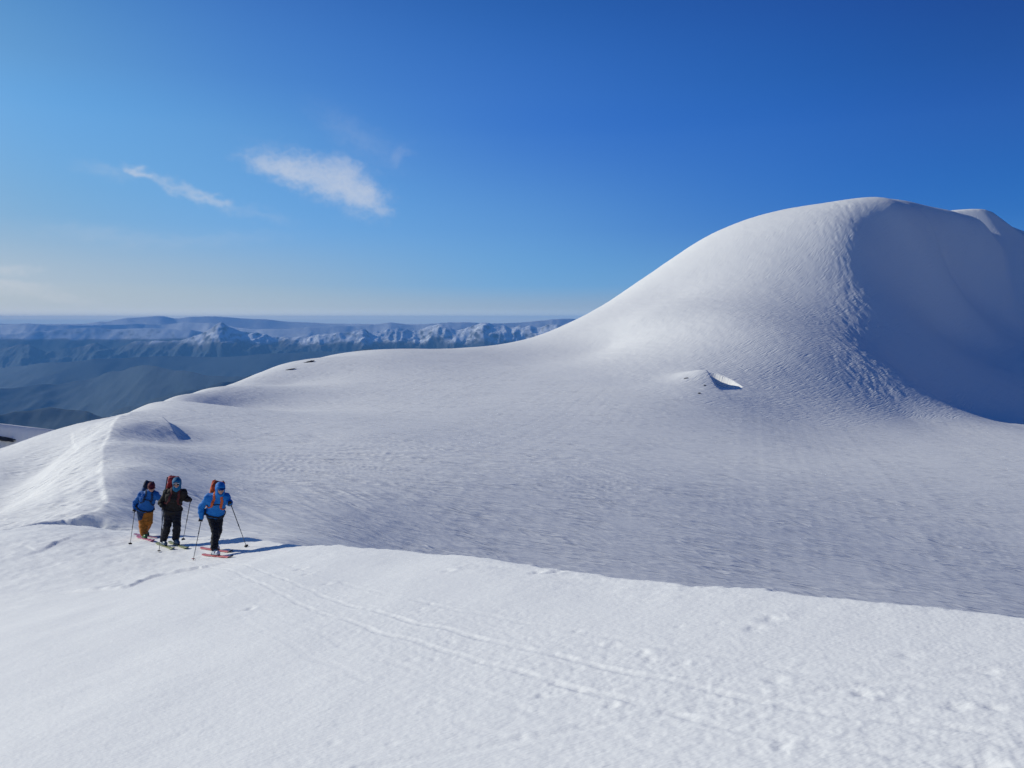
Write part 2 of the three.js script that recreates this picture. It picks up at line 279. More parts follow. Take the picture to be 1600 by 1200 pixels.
// wind ripples and sastrugi in the bowl and on the hill
const foldDir = 0.3;
function bowlRelief(x, d) {
  const u = x * Math.cos(foldDir) - d * Math.sin(foldDir), v = d * Math.cos(foldDir) + x * Math.sin(foldDir);
  const warp = 1.6 * n2(u * 0.05, v * 0.06);
  const dist = Math.hypot(x, d), near = ss(95, 35, dist), patch = 0.45 + 0.55 * ss(-0.5, 0.6, n2(u * 0.025 + 4, v * 0.04));
  let h = 0.07 * fbm(u * 0.04, v * 0.08, 2);
  const leftish = 0.35 + 0.65 * ss(22, -6, x);
  // sharp-edged long furrows
  const f1 = ridged(u * 0.10 + 2, (v + warp) * 0.85, 2, 0.55), f2 = fbm(u * 0.28, (v + warp * 0.7) * 2.1, 3, 0.6);
  h += patch * leftish * near * (0.15 * (f1 - 0.6) + 0.02 * f2 * ss(60, 34, dist));
  h += patch * (0.03 * fbm(u * 0.12 + 8, v * 0.5, 3, 0.6) + 0.015 * fbm(u * 0.4, v * 1.3 + 3, 2) * ss(90, 50, dist));
  if (x < -15 && d < 80 && close(backLine, x, d, 20)) { const [q, a] = toLine(backLine, x, d); h *= 1 - 0.85 * ss(-15, -17.5, x) * ss(0.3, -1.2, q) * ss(-19, -12, q) * ss(0.5, 5, a) * ss(backLine.run[backLine.run.length - 1] - 0.5, backLine.run[backLine.run.length - 1] - 8, a); }
  // the face of the hill: streaks that run down it, and a rough brow along its shoulder
  const hf = d > 60 ? toLine(hillFoot, x, d)[0] : -99, hill = ss(-6, 8, hf) * ss(-10, 25, x);
  if (hill > 0) {
    h += hill * (0.035 * fbm(x * 0.16 + d * 0.12, d * 0.10 - x * 0.06, 3) + 0.02 * fbm(x * 0.4 + d * 0.2, d * 0.22 - x * 0.2, 2, 0.5));
    const bq = close(browLine, x, d, 20) ? toLine(browLine, x, d)[0] : 99, brow = Math.exp(-((bq / 5) ** 2));
    h += brow * hill * (0.11 * fbm(x * 0.5, d * 0.3 + 7, 3, 0.65) + 0.05 * ridged(x * 0.9, d * 0.5, 2));
  }
  return h;
}
function bowlHeight(x, d) {
  let h = bowlSheet(x, d);
  // sharp lip along the back ridge
  const [q, a] = close(backLine, x, d, 9) ? toLine(backLine, x, d) : [99, 0];
  if (Math.abs(q) < 9) {
    const on = ss(0, 6, a) * ss(72, 56, a);
    h += on * (0.16 * Math.exp(-Math.abs(q) / 1.2) - 0.06 * Math.exp(-(((q - 1.3) / 0.9) ** 2)) * (0.6 + 0.6 * n2(a * 0.8, 2)));
    if (q > 0) h -= on * 0.10 * ss(0.02, 0.3, q) * Math.exp(-q / 1.8) * (0.55 + 0.7 * n2(a * 0.5, 6) + 0.35 * n2(a * 2.1, 3));
    h += on * Math.exp(-((q - 1.5) ** 2) / 6) * 0.10 * (ridged(a * 0.45, q * 0.35 + a * 0.1, 4) - 0.6) ;
  }
  // second summit
  {
    const u = x - summitC[0], w = Math.abs(d - summitC[2]);
    if (u > -90 && u < 180 && w < 110) {
      const r = Math.sqrt(u * u + 3), t = summitC[1] + 0.3 - 0.12 * (r - u) / 2 - 0.02 * Math.max(0, -u - 10) ** 2 - 0.5 * (r + u) / 2 - (d < summitC[2] ? 0.15 * w + 0.8 * Math.max(0, w - 9) : 0.38 * w);
      h = smax(h, t, 1.2);
    }
  }
  // wind scoop at the foot of the hill
  {
    const u = x - scoopC[0], w = d - scoopC[2];
    if (Math.abs(u) < 14 && Math.abs(w) < 16) {
      const mw = Math.exp(-(((w - 0.5) / 3.6) ** 2));
      h += 1.5 * mw * (u < 0 ? Math.exp(-((u / 4.2) ** 2)) : 1) * ss(0.5, -0.35, u - 0.25 * w * (w > 0 ? 0.3 : 0));
      const ur = 4.1 * (w > -0.8 ? Math.sqrt(clamp(1 - ((w + 0.8) / 6.4) ** 2)) : clamp((w + 2.6) / 1.8)) + 0.12 * n2(w * 1.3, 3);
      h -= 1.4 * ss(-0.1, 0.35, u) * ss(ur + 0.1, ur - 0.55, u) * ss(-2.6, -1.4, w) * ss(5.7, 4.2, w);
    }
  }
  // a drifted lip to the right of the back ridge
  {
    const c = lip3, [q3, a3] = close(c, x, d, 6) ? toLine(c, x, d) : [99, 0];
    if (Math.abs(q3) < 6) h += ss(0, 3, a3) * ss(c.len, c.len - 4, a3) * (q3 < 0 ? 0.5 * Math.exp(q3 / 3.2) : 0.5 * Math.exp(-q3 / 0.3));
  }
  return h;
}
const lip3 = curve([[248, 657], [262, 668], [274, 682], [284, 694]].map((p) => { const q = onSheet(bowlSheet, p[0], p[1], 35, 90); return [q[0], q[2]]; }), 8);
lip3.len = lip3.reduce((s, p, i) => i ? s + Math.hypot(p[0] - lip3[i - 1][0], p[1] - lip3[i - 1][1]) : 0, 0);

function terrain(x, d) {
  const [s0, al] = toLine(crestLine, x, d);
  const far = Math.hypot(x, d);
  const s = s0 + (Math.abs(s0) < 3 ? 0.07 * fbm(al * 0.9, 3, 3) + 0.045 * fbm(al * 5, 9, 2) * (0.5 + 0.5 * n2(al * 0.6, 4)) : 0);
  if (s < -0.06 && s0 < -0.06) return ridgeSheet(x, d) + ridgeRelief(x, d, s);
  const drop = s < -0.06 ? 0 : s < 0.1 ? 0.9 * (s + 0.06) ** 2 / 0.32 : 0.072 + 1.25 * (s - 0.1);
  const A = ridgeSheet(x, d) + ridgeRelief(x, d, s) * ss(6, 0.5, s) - drop;
  if (s < 0.3) return A;
  const B = bowlHeight(x, d) + bowlRelief(x, d);
  const w = ss(0.3, 3, s);
  return smax(A, mix(A - 6, B, w), 0.8);
}
// a sheet of the terrain on rings round the standpoint: finest where the ground is near
const TER = (() => {
  const radii = [0.25, 0.6, 1.0, 1.4, 1.8];
  for (let i = 0; i <= RES.near; i++) radii.push(2.2 * Math.pow(22 / 2.2, i / RES.near));
  for (let i = 1; i <= RES.mid; i++) radii.push(22 * Math.pow(250 / 22, i / RES.mid));
  for (let i = 1; i <= 14; i++) radii.push(250 + i * 8);
  const angles = [];
  for (let i = 0; i < RES.az; i++) angles.push(-38.5 + 77 * i / (RES.az - 1));
  for (let i = 1; i < RES.back; i++) angles.push(38.5 + 283 * i / RES.back);
  const na = angles.length, nr = radii.length, pos = new Float32Array((na * nr) * 3);
  for (let j = 0; j < nr; j++) for (let i = 0; i < na; i++) {
    const t = angles[i] * D2R, x = radii[j] * Math.sin(t), d = radii[j] * Math.cos(t), o = (j * na + i) * 3;
    pos[o] = x; pos[o + 1] = terrain(x, d); pos[o + 2] = -d;
  }
  return { na, nr, pos, radii };
})();
{
  const { na, nr, pos } = TER, tris = [[], [], []];
  // which piece of the terrain a spot belongs to: slope in front, bowl, snow hill
  const part = new Uint8Array(na * nr);
  for (let k = 0; k < na * nr; k++) { const x = pos[k * 3], d = -pos[k * 3 + 2]; part[k] = toLine(crestLine, x, d)[0] < 0.3 ? 0 : d > 60 && toLine(hillFoot, x, d)[0] > 0 ? 2 : 1; }
  const tri = (a, b, c) => tris[part[a]].push(a, b, c);
  for (let j = 0; j < nr - 1; j++) for (let i = 0; i < na; i++) {
    const a = j * na + i, b = j * na + (i + 1) % na, c = a + na, e = b + na;
    tri(a, b, c); tri(b, e, c);
  }
  const centre = [];
  for (let i = 1; i < na - 1; i++) tris[0].push(0, i + 1, i);
  const whole = new THREE.BufferGeometry();
  whole.setAttribute('position', new THREE.BufferAttribute(pos, 3));
  const all = new Uint32Array(tris[0].length + tris[1].length + tris[2].length); let o = 0; for (const t of tris) { all.set(t, o); o += t.length; }
  // make every triangle face up
  for (const t of [all]) for (let k = 0; k < t.length; k += 3) {
    const a = t[k] * 3, b = t[k + 1] * 3, c = t[k + 2] * 3;
    const ny = (pos[b + 2] - pos[a + 2]) * (pos[c] - pos[a]) - (pos[b] - pos[a]) * (pos[c + 2] - pos[a + 2]);
    if (ny < 0) { const s = t[k + 1]; t[k + 1] = t[k + 2]; t[k + 2] = s; }
  }
  whole.setIndex(new THREE.BufferAttribute(all, 1));
  whole.computeVertexNormals();
  const nor = whole.attributes.normal.array;
  // snow: crusted grain in the bump, no colour but its own
  const grain = (N, tile, seed, f) => {
    const d = new Uint8Array(N * N * 4), s = new SimplexNoise({ random: mulberry(seed) });
    for (let j = 0; j < N; j++) for (let i = 0; i < N; i++) {
      const a = i / N * 2 * Math.PI, b = j / N * 2 * Math.PI; let v = 0, amp = 0.5, R = f;
      for (let k = 0; k < 4; k++) { v += amp * s.noise4d(Math.cos(a) * R, Math.sin(a) * R, Math.cos(b) * R + k * 9, Math.sin(b) * R); amp *= 0.62; R *= 2.1; }
      const q = clamp(0.5 + 0.5 * v) * 255, o = (j * N + i) * 4; d[o] = d[o + 1] = d[o + 2] = q; d[o + 3] = 255;
    }
    const t = new THREE.DataTexture(d, N, N); t.wrapS = t.wrapT = THREE.RepeatWrapping; t.magFilter = THREE.LinearFilter; t.repeat.set(1 / (tile * 1.9), 1 / (tile * 0.8)); t.needsUpdate = true; return t;
  };
  // wind-carved furrows: long in u, narrow in v
  const furrows = (N, along, across, seed, fu, fv) => {
    const d = new Uint8Array(N * N * 4), s = new SimplexNoise({ random: mulberry(seed) }), w = new SimplexNoise({ random: mulberry(seed + 1) });
    for (let j = 0; j < N; j++) for (let i = 0; i < N; i++) {
      const a = i / N * 2 * Math.PI, b = j / N * 2 * Math.PI, ca = Math.cos(a), sa = Math.sin(a);
      const bb = b + 0.05 * w.noise4d(ca * fu * 0.6, sa * fu * 0.6, Math.cos(b) * fv * 0.25, Math.sin(b) * fv * 0.25), cb = Math.cos(bb), sb = Math.sin(bb);
      const n1 = 1 - Math.abs(s.noise4d(ca * fu, sa * fu, cb * fv, sb * fv)), n2_ = 1 - Math.abs(s.noise4d(ca * fu * 2.1 + 7, sa * fu * 2.1, cb * fv * 2, sb * fv * 2)), n3_ = s.noise4d(ca * fu * 6, sa * fu * 6 + 5, cb * fv * 4, sb * fv * 4);
      const patch = 0.45 + 0.55 * w.noise4d(ca * 1.4 + 5, sa * 1.4, cb * 1.6, sb * 1.6);
      const q = clamp(0.5 + (0.55 * (n1 - 0.6) + 0.3 * (n2_ - 0.6)) * (0.35 + patch) + 0.03 * n3_) * 255, o = (j * N + i) * 4; d[o] = d[o + 1] = d[o + 2] = q; d[o + 3] = 255;
    }
    const t = new THREE.DataTexture(d, N, N); t.wrapS = t.wrapT = THREE.RepeatWrapping; t.magFilter = THREE.LinearFilter; t.repeat.set(1 / along, 1 / across); t.rotation = 0; t.needsUpdate = true; return t;
  };
  const snowNear = new THREE.MeshPhysicalMaterial({ color: new THREE.Color(0.73, 0.73, 0.718), roughness: 0.75, specularIntensity: 0.35, bumpMap: grain(1024, 3.1, 3, 13), bumpScale: 0.0045 });
  const snowFar = new THREE.MeshPhysicalMaterial({ color: new THREE.Color(0.73, 0.73, 0.718), roughness: 0.8, specularIntensity: 0.3, bumpMap: furrows(1024, 46, 23, 4, 3.2, 13), bumpScale: 0.12 });
  const snowHill = new THREE.MeshPhysicalMaterial({ color: new THREE.Color(0.73, 0.73, 0.718), roughness: 0.8, specularIntensity: 0.3, bumpMap: furrows(1024, 60, 30, 14, 2.6, 13), bumpScale: 0.075 });
    const list = [['snow_ridge', snowNear, 'windblown crest of white snow in the foreground, crossed by ski tracks', 'snow'], ['snowfield', snowFar, 'wide snow bowl with long wind ripples behind the skiers', 'snow'], ['snow_hill', snowHill, 'tall rounded snow hill on the right, its right face in blue shade', 'hill']];
  list.forEach(([name, mat, label, cat], n) => {
    const map = new Int32Array(na * nr).fill(-1), P = [], N = [], U = [], I = [];
    const from = n === 0 ? 0 : n === 1 ? tris[0].length : tris[0].length + tris[1].length, to = from + tris[n].length;
    for (let k = from; k < to; k++) {
      const v = all[k]; if (map[v] < 0) { map[v] = P.length / 3; P.push(pos[v * 3], pos[v * 3 + 1], pos[v * 3 + 2]); N.push(nor[v * 3], nor[v * 3 + 1], nor[v * 3 + 2]); const X = pos[v * 3], D = -pos[v * 3 + 2], th = n === 0 ? 0 : n === 1 ? foldDir : -0.75; U.push(X * Math.cos(th) - D * Math.sin(th), D * Math.cos(th) + X * Math.sin(th)); }
      I.push(map[v]);
    }
    const g = new THREE.BufferGeometry();
    g.setAttribute('position', new THREE.BufferAttribute(new Float32Array(P), 3)); g.setAttribute('normal', new THREE.BufferAttribute(new Float32Array(N), 3)); g.setAttribute('uv', new THREE.BufferAttribute(new Float32Array(U), 2));
    g.setIndex(new THREE.BufferAttribute(new Uint32Array(I), 1));
    structure(name, g, mat, label, cat);
  });
}

// ---------------------------------------------------------------- the valley and the far ranges
const VALLEY = -1150;
const ROCK = [0.075, 0.08, 0.085], FOREST = [0.013, 0.04, 0.056], SNOW = [0.82, 0.84, 0.87];
// A range of mountains: a crest that follows the heights seen from the standpoint, spurs and gullies before it, flanks that run down to the valley.
// crest: [[px, py], ...] in the photograph; dist: how far ahead; deep: half width; cut: height of the ruggedness; snowAt: height of the snow line below the crest
function range(name, crest, dist, o, label) {
  const pts = crest.map(([px, py]) => spot(px, py, dist));
  const xs = pts.map((p) => p[0]), ys = pts.map((p) => p[1]);
  const crestY = (x) => { let i = 0; while (i < xs.length - 2 && x > xs[i + 1]) i++; const t = clamp((x - xs[i]) / (xs[i + 1] - xs[i])); return mix(ys[i], ys[i + 1], o.sharp ? t : t * t * (3 - 2 * t)); };
  const { deep, cut, snow = 0, nx = 420, nd = 70, wave = 900, base = VALLEY, foot = 1 } = o, x0 = xs[0], x1 = xs[xs.length - 1];
  const P = new Float32Array(nx * nd * 3), I = [], C = new Float32Array(nx * nd * 3);
  const meander = (x) => 0.25 * deep * n2(x / (wave * 3) + o.seed, 2);
  for (let j = 0; j < nd; j++) for (let i = 0; i < nx; i++) {
    const x = mix(x0, x1, i / (nx - 1)), t = j / (nd - 1) * 2 - 1, tt = Math.sign(t) * Math.pow(Math.abs(t), 1.35), k = (j * nx + i) * 3;
    const d = dist + meander(x) + tt * deep * (t < 0 ? 1 : 0.7);
    // shift the lookup towards the eye's line so that the crest keeps its outline where it meanders
    const xc = x * dist / Math.max(d, 1), a = Math.abs(tt), top = EYE + (crestY(xc) - EYE) * (dist + meander(x)) / dist;
    const spur = ridged(x / wave + o.seed, d / wave * 0.6, 5, 0.52) - 0.62, hi = fbm(x / wave * 3.1, d / wave * 2.1 + o.seed, 3, 0.55);
    const prof = Math.pow(1 - Math.pow(a, foot), 1.15);
    let y = base + (top - base) * prof;
    y += cut * spur * (0.25 + 2.2 * a) * (1 - 0.5 * a) * (1 - ss(0.75, 1, a)) * 1.3 + cut * 0.22 * hi * (0.3 + a);
    const fade = ss(0, 0.03, i / (nx - 1)) * ss(1, 0.97, i / (nx - 1)); y = mix(base - 5, y, fade);
    P[k] = x; P[k + 1] = y; P[k + 2] = -d;
  }
  for (let j = 0; j < nd - 1; j++) for (let i = 0; i < nx - 1; i++) { const a = j * nx + i; I.push(a, a + 1, a + nx, a + 1, a + nx + 1, a + nx); }
  const g = new THREE.BufferGeometry();
  g.setAttribute('position', new THREE.BufferAttribute(P, 3)); g.setIndex(I); g.computeVertexNormals();
  const N = g.attributes.normal.array;
  // snow lies where it is high and not too steep; rock stands out of it; forest below
  for (let v = 0; v < nx * nd; v++) {
    const x = P[v * 3], y = P[v * 3 + 1], d = -P[v * 3 + 2], flat = Math.abs(N[v * 3 + 1]);
    const line = snow + 0.35 * cut * fbm(x / wave * 1.3 + 9, d / wave * 1.3, 4, 0.6);
    const lie = ss(line - cut * 0.12, line + cut * 0.22, y) * ss(0.5, 0.78, flat + 0.20 * fbm(x / wave * 6, d / wave * 5 + y / wave * 5, 3, 0.6) - (o.bare ?? 0));
    const woods = ss(line - cut * 0.05, line - cut * 0.5, y);
    for (let c = 0; c < 3; c++) C[v * 3 + c] = mix(mix(ROCK[c], FOREST[c], woods), SNOW[c], lie);
  }
  g.setAttribute('color', new THREE.BufferAttribute(C, 3));
  return structure(name, g, new THREE.MeshStandardMaterial({ vertexColors: true, roughness: 0.95, side: THREE.DoubleSide }), label, 'mountains');
}
const ext = (L, left, right) => [...left, ...L, ...right];
range('wooded_hill', [[-420, 700], [-200, 668], [-60, 652], [0, 648], [40, 641], [80, 637], [130, 640], [165, 650], [210, 664], [320, 690], [520, 720]], 4400, { deep: 1500, cut: 60, snow: 900, seed: 1, wave: 500, nx: 260, nd: 50 }, 'dark wooded hill low in the valley on the far left');
range('wooded_hill', [[60, 690], [150, 655], [205, 634], [250, 620], [300, 609], [350, 597], [400, 585], [470, 572], [540, 553], [560, 546], [578, 544], [592, 548], [640, 556], [760, 566], [900, 600]], 5800, { deep: 1700, cut: 60, snow: 900, seed: 2, wave: 600, nx: 300, nd: 50 }, 'dark wooded hillside just past the left shoulder of the snow bowl');
range('wooded_ridge', [[-420, 640], [-200, 622], [0, 606], [80, 600], [130, 594], [180, 580], [225, 570], [275, 578], [330, 586], [420, 590], [560, 600], [700, 610]], 7800, { deep: 2200, cut: 60, snow: 900, seed: 3, wave: 800, nx: 300, nd: 60 }, 'blue wooded ridge across the middle of the valley');
range('wooded_ridge', [[-420, 590], [-200, 584], [0, 574], [90, 566], [170, 560], [260, 556], [340, 558], [430, 552], [520, 548], [620, 550], [760, 552], [900, 560], [1000, 570]], 10200, { deep: 2200, cut: 60, snow: 900, seed: 4, wave: 900, nx: 300, nd: 60 }, 'pale blue wooded ridge at the foot of the snowy range');
range('snowy_range', [[-420, 552], [-240, 540], [-120, 548], [0, 546], [20, 542], [45, 537], [60, 545], [85, 547], [110, 545], [140, 537], [155, 537], [175, 543], [200, 538], [220, 533], [250, 530], [262, 533], [290, 531], [310, 522], [330, 513], [341, 507.5], [347, 505.5], [354, 508], [365, 513], [375, 517], [395, 516], [410, 521], [430, 527], [445, 524], [455, 526], [480, 527], [500, 524], [520, 522], [545, 518], [565, 515], [580, 520], [600, 517], [620, 512], [640, 515], [655, 517], [670, 510], [685, 506], [700, 511], [715, 517], [735, 512], [745, 507], [755, 502], [775, 506], [800, 512], [830, 508], [850, 511], [870, 505], [900, 510], [960, 505], [1050, 512], [1150, 520]], 11800, { deep: 1700, cut: 260, snow: -355, bare: 0.05, seed: 5, wave: 1100, sharp: true, nx: 900, nd: 150 }, 'rugged blue range with a snowy pyramid peak and patches of sunlit snow');
range('snowy_range', [[-420, 520], [-150, 524], [0, 522], [60, 518], [100, 514], [150, 512], [190, 514], [240, 512], [290, 515], [330, 520], [420, 530], [600, 540]], 12900, { deep: 1300, cut: 110, snow: -330, bare: 0.0, seed: 6, wave: 1600, nx: 360, nd: 80 }, 'pale blue hills with thin streaks of snow behind the pyramid peak');
range('distant_range', [[-420, 508], [-150, 510], [0, 509], [40, 505], [80, 508], [120, 508], [190, 507], [215, 505], [250, 507], [295, 504], [325, 503.5], [350, 508], [400, 515], [470, 512], [560, 508], [610, 504], [650, 507], [700, 503], [760, 505], [830, 502], [845, 500], [865, 498.5], [880, 497.5], [930, 500], [1050, 505]], 13800, { deep: 1400, cut: 90, snow: -420, bare: -0.2, seed: 7, wave: 1800, sharp: true, nx: 600, nd: 80 }, 'faint blue range with snowy tops low on the horizon');
range('distant_range', [[-420, 504], [-100, 505], [60, 506], [130, 505], [160, 502], [205, 495.5], [250, 493.5], [275, 497.5], [300, 494.5], [330, 494], [400, 498], [460, 502], [520, 505], [600, 506], [750, 505], [900, 505], [1000, 505], [1200, 505]], 14700, { deep: 1600, cut: 60, snow: -900, bare: -0.5, seed: 8, wave: 3500, nx: 360, nd: 60 }, 'very pale plateau on the horizon, almost lost in the haze');
{
  const g = new THREE.CircleGeometry(15000, 96); g.rotateX(-Math.PI / 2); g.translate(0, VALLEY, 0);
  structure('valley', g, new THREE.MeshStandardMaterial({ color: new THREE.Color(0.03, 0.045, 0.04), roughness: 1 }), 'broad dark valley floor under blue haze', 'valley');
}
// the shaded spur past the left shoulder, its dark face turned from the sun
const spurTop = [[-260, 636, 92], [-120, 650, 93], [-40, 657, 94], [0, 661, 95], [30, 664.5, 95.5], [60, 668, 96], [85, 671, 97], [105, 674, 98], [135, 690, 99]].map((p) => spot(...p));
const spurCurve = new THREE.CatmullRomCurve3(spurTop.map((p) => new THREE.Vector3(p[0], p[1], -p[2])));
const spurAt = (t, q) => { const p = spurCurve.getPoint(t), n = 0.5 * fbm(t * 30, q * 2.5, 4) * Math.min(1, Math.abs(q) * 2); return q < 0 ? new THREE.Vector3(p.x + q * 3, p.y + q * 5 + n * 0.3, p.z + q * 16) : new THREE.Vector3(p.x + q * 3, p.y - q * 21 + n, p.z + q * 11 + n); };
{
  const g = new THREE.BufferGeometry(), P = [], I = [], nu = 160, nv = 50;
  for (let j = 0; j <= nv; j++) for (let i = 0; i <= nu; i++) P.push(...spurAt(i / nu, -0.5 + 1.5 * j / nv).toArray());
  for (let j = 0; j < nv; j++) for (let i = 0; i < nu; i++) { const a = j * (nu + 1) + i; I.push(a, a + 1, a + nu + 1, a + 1, a + nu + 2, a + nu + 1); }
  g.setAttribute('position', new THREE.Float32BufferAttribute(P, 3)); g.setIndex(I); g.computeVertexNormals();
  structure('snow_spur', g, new THREE.MeshStandardMaterial({ color: new THREE.Color(0.73, 0.73, 0.718), roughness: 0.8, side: THREE.DoubleSide }), 'blue shaded snow spur with dark rocks at the far left edge', 'snow');
}

// ---------------------------------------------------------------- the few dark rocks that show through the snow
const rockMat = new THREE.MeshStandardMaterial({ color: new THREE.Color(0.045, 0.045, 0.048), roughness: 0.9 });
function rock(at, size, turn, seed, label) {
  const g = new THREE.IcosahedronGeometry(1, 4), p = g.attributes.position, v = new THREE.Vector3();
  for (let i = 0; i < p.count; i++) { v.fromBufferAttribute(p, i); const r = 1 + 0.28 * simplex.noise3d(v.x * 1.6 + seed, v.y * 1.6, v.z * 1.6) + 0.12 * simplex.noise3d(v.x * 4, v.y * 4 + seed, v.z * 4); v.multiplyScalar(r); p.setXYZ(i, v.x * size[0], v.y * size[1], v.z * size[2]); }
  g.rotateZ(turn); g.computeVertexNormals();
  const m = new THREE.Mesh(g, rockMat); m.name = rock.n ? 'rock_' + String(rock.n).padStart(3, '0') : 'rock'; rock.n = (rock.n ?? 0) + 1;
  m.position.copy(at); m.castShadow = m.receiveShadow = true; m.userData = { label, category: 'rock' }; scene.add(m); return m;
}
const onSnow = (px, py, from = 30, to = 200, sink = 0) => {
  for (let d = from; d < to; d += 0.1) { const p = spot(px, py, d); if (p[1] < terrain(p[0], d)) return new THREE.Vector3(p[0], p[1] - sink, -d); }
  const p = spot(px, py, to); return new THREE.Vector3(p[0], p[1], -p[2]);
};
rock(onSnow(481, 566, 60, 200, 0.05), [1.0, 0.20, 0.5], 0.28, 1, 'dark rock breaking the snow skyline left of the big snow hill');
rock(onSnow(451, 577.5, 60), [1.05, 0.07, 0.4], 0.2, 2, 'thin dark rock edge just below the snow skyline, lower than the skyline rock');
rock(onSnow(1101, 602.5, 60), [0.16, 0.10, 0.15], 0, 3, 'tiny dark rock at the left rim of the wind scoop');
rock(onSnow(1092, 615, 60), [0.22, 0.11, 0.18], 0.4, 4, 'small dark rock just below the wind scoop');
rock(onSnow(1071, 591, 60), [0.32, 0.05, 0.2], 0.25, 5, 'thin dark rock in the snow left of the wind scoop');
rock(spurAt(0.345, 0.17), [1.3, 0.3, 0.8], 0.1, 6, 'black rock in the shaded spur, lower of the two at the left edge');
rock(spurAt(0.385, 0.08), [1.8, 0.2, 0.7], -0.2, 7, 'long black rock in the shaded spur, upper of the two at the left edge');
// ---------------------------------------------------------------- the three ski tourers
const V = (x, y, z) => new THREE.Vector3(x, y, z);
// a closed surface round a field (negative inside): surface nets on a grid
function skin(field, lo, hi, cell) {
  const n = [0, 1, 2].map((k) => Math.ceil((hi[k] - lo[k]) / cell) + 1), [nx, ny, nz] = n, F = new Float32Array(nx * ny * nz);
  for (let k = 0, o = 0; k < nz; k++) for (let j = 0; j < ny; j++) for (let i = 0; i < nx; i++, o++) F[o] = field(lo[0] + i * cell, lo[1] + j * cell, lo[2] + k * cell);
  const id = new Int32Array(nx * ny * nz).fill(-1), P = [], I = [], sy = nx, sz = nx * ny;
  const corners = [0, 1, sy, sy + 1, sz, sz + 1, sz + sy, sz + sy + 1], edges = [[0, 1], [2, 3], [4, 5], [6, 7], [0, 2], [1, 3], [4, 6], [5, 7], [0, 4], [1, 5], [2, 6], [3, 7]];
  for (let k = 0; k < nz - 1; k++) for (let j = 0; j < ny - 1; j++) for (let i = 0; i < nx - 1; i++) {
    const o = i + j * sy + k * sz; let m = 0; for (let c = 0; c < 8; c++) if (F[o + corners[c]] < 0) m |= 1 << c;
    if (m === 0 || m === 255) continue;
    let x = 0, y = 0, z = 0, q = 0;
    for (const [a, b] of edges) { const fa = F[o + corners[a]], fb = F[o + corners[b]]; if ((fa < 0) === (fb < 0)) continue; const t = fa / (fa - fb); x += (a & 1) + t * ((b & 1) - (a & 1)); y += (a >> 1 & 1) + t * ((b >> 1 & 1) - (a >> 1 & 1)); z += (a >> 2) + t * ((b >> 2) - (a >> 2)); q++; }
    id[o] = P.length / 3; P.push(lo[0] + (i + x / q) * cell, lo[1] + (j + y / q) * cell, lo[2] + (k + z / q) * cell);
  }
  const quad = (a, b, c, d, flip) => { if (a < 0 || b < 0 || c < 0 || d < 0) return; if (flip) I.push(a, c, b, a, d, c); else I.push(a, b, c, a, c, d); };
  for (let k = 1; k < nz - 1; k++) for (let j = 1; j < ny - 1; j++) for (let i = 1; i < nx - 1; i++) {
    const o = i + j * sy + k * sz, s = F[o] < 0;
    if (s !== F[o + 1] < 0) quad(id[o], id[o - sy], id[o - sy - sz], id[o - sz], s);
    if (s !== F[o + sy] < 0) quad(id[o], id[o - sz], id[o - 1 - sz], id[o - 1], s);
    if (s !== F[o + sz] < 0) quad(id[o], id[o - 1], id[o - 1 - sy], id[o - sy], s);
  }
  const g = new THREE.BufferGeometry(); g.setAttribute('position', new THREE.BufferAttribute(new Float32Array(P), 3)); g.setIndex(I);
  // make faces point outwards
  g.computeVertexNormals();
  const N = g.attributes.normal.array; let s = 0;
  for (let v = 0; v < P.length; v += 30) { const e = cell * 0.5; s += field(P[v] + N[v] * e, P[v + 1] + N[v + 1] * e, P[v + 2] + N[v + 2] * e) - field(P[v] - N[v] * e, P[v + 1] - N[v + 1] * e, P[v + 2] - N[v + 2] * e); }
  if (s < 0) { for (let t = 0; t < I.length; t += 3) { const a = I[t + 1]; I[t + 1] = I[t + 2]; I[t + 2] = a; } g.setIndex(I); g.computeVertexNormals(); }
  return g;
}
// bones: tapered capsules [a, b, ra, rb], joined with a smooth minimum
function bonesField(B, k = 0.03) {
  const L = B.map(([a, b, ra, rb]) => { const d = V().subVectors(b, a); return [a.x, a.y, a.z, d.x, d.y, d.z, Math.max(d.lengthSq(), 1e-9), ra, rb]; });
  return (x, y, z) => {
    let f = 9;
    for (const l of L) {
      const px = x - l[0], py = y - l[1], pz = z - l[2], t = clamp((px * l[3] + py * l[4] + pz * l[5]) / l[6]);
      const ex = px - t * l[3], ey = py - t * l[4], ez = pz - t * l[5], q = Math.sqrt(ex * ex + ey * ey + ez * ez) - (l[7] + (l[8] - l[7]) * t);
      if (q > f + k) continue;
      const h = Math.max(k - Math.abs(f - q), 0) / k; f = Math.min(f, q) - h * h * k * 0.25;
    }
    return f;
  };
}
const reachOf = (B, pad) => { const lo = [9e9, 9e9, 9e9], hi = [-9e9, -9e9, -9e9]; for (const [a, b, ra, rb] of B) for (const [p, r] of [[a, ra], [b, rb]]) ['x', 'y', 'z'].forEach((c, k) => { lo[k] = Math.min(lo[k], p[c] - r - pad); hi[k] = Math.max(hi[k], p[c] + r + pad); }); return [lo, hi]; };
const n3 = (x, y, z) => simplex.noise3d(x, y, z);
const ball = (c, r) => [c, c.clone().add(V(0, 1e-4, 0)), r, r];
const cloth = (r, g, b, rough = 0.8) => new THREE.MeshPhysicalMaterial({ color: new THREE.Color(r, g, b), roughness: rough, sheen: 0.12, sheenRoughness: 0.5, sheenColor: new THREE.Color(r, g, b).lerp(new THREE.Color(0.5, 0.5, 0.5), 0.12), specularIntensity: 0.5 });
const plain = (r, g, b, rough = 0.5, metal = 0) => new THREE.MeshStandardMaterial({ color: new THREE.Color(r, g, b), roughness: rough, metalness: metal });
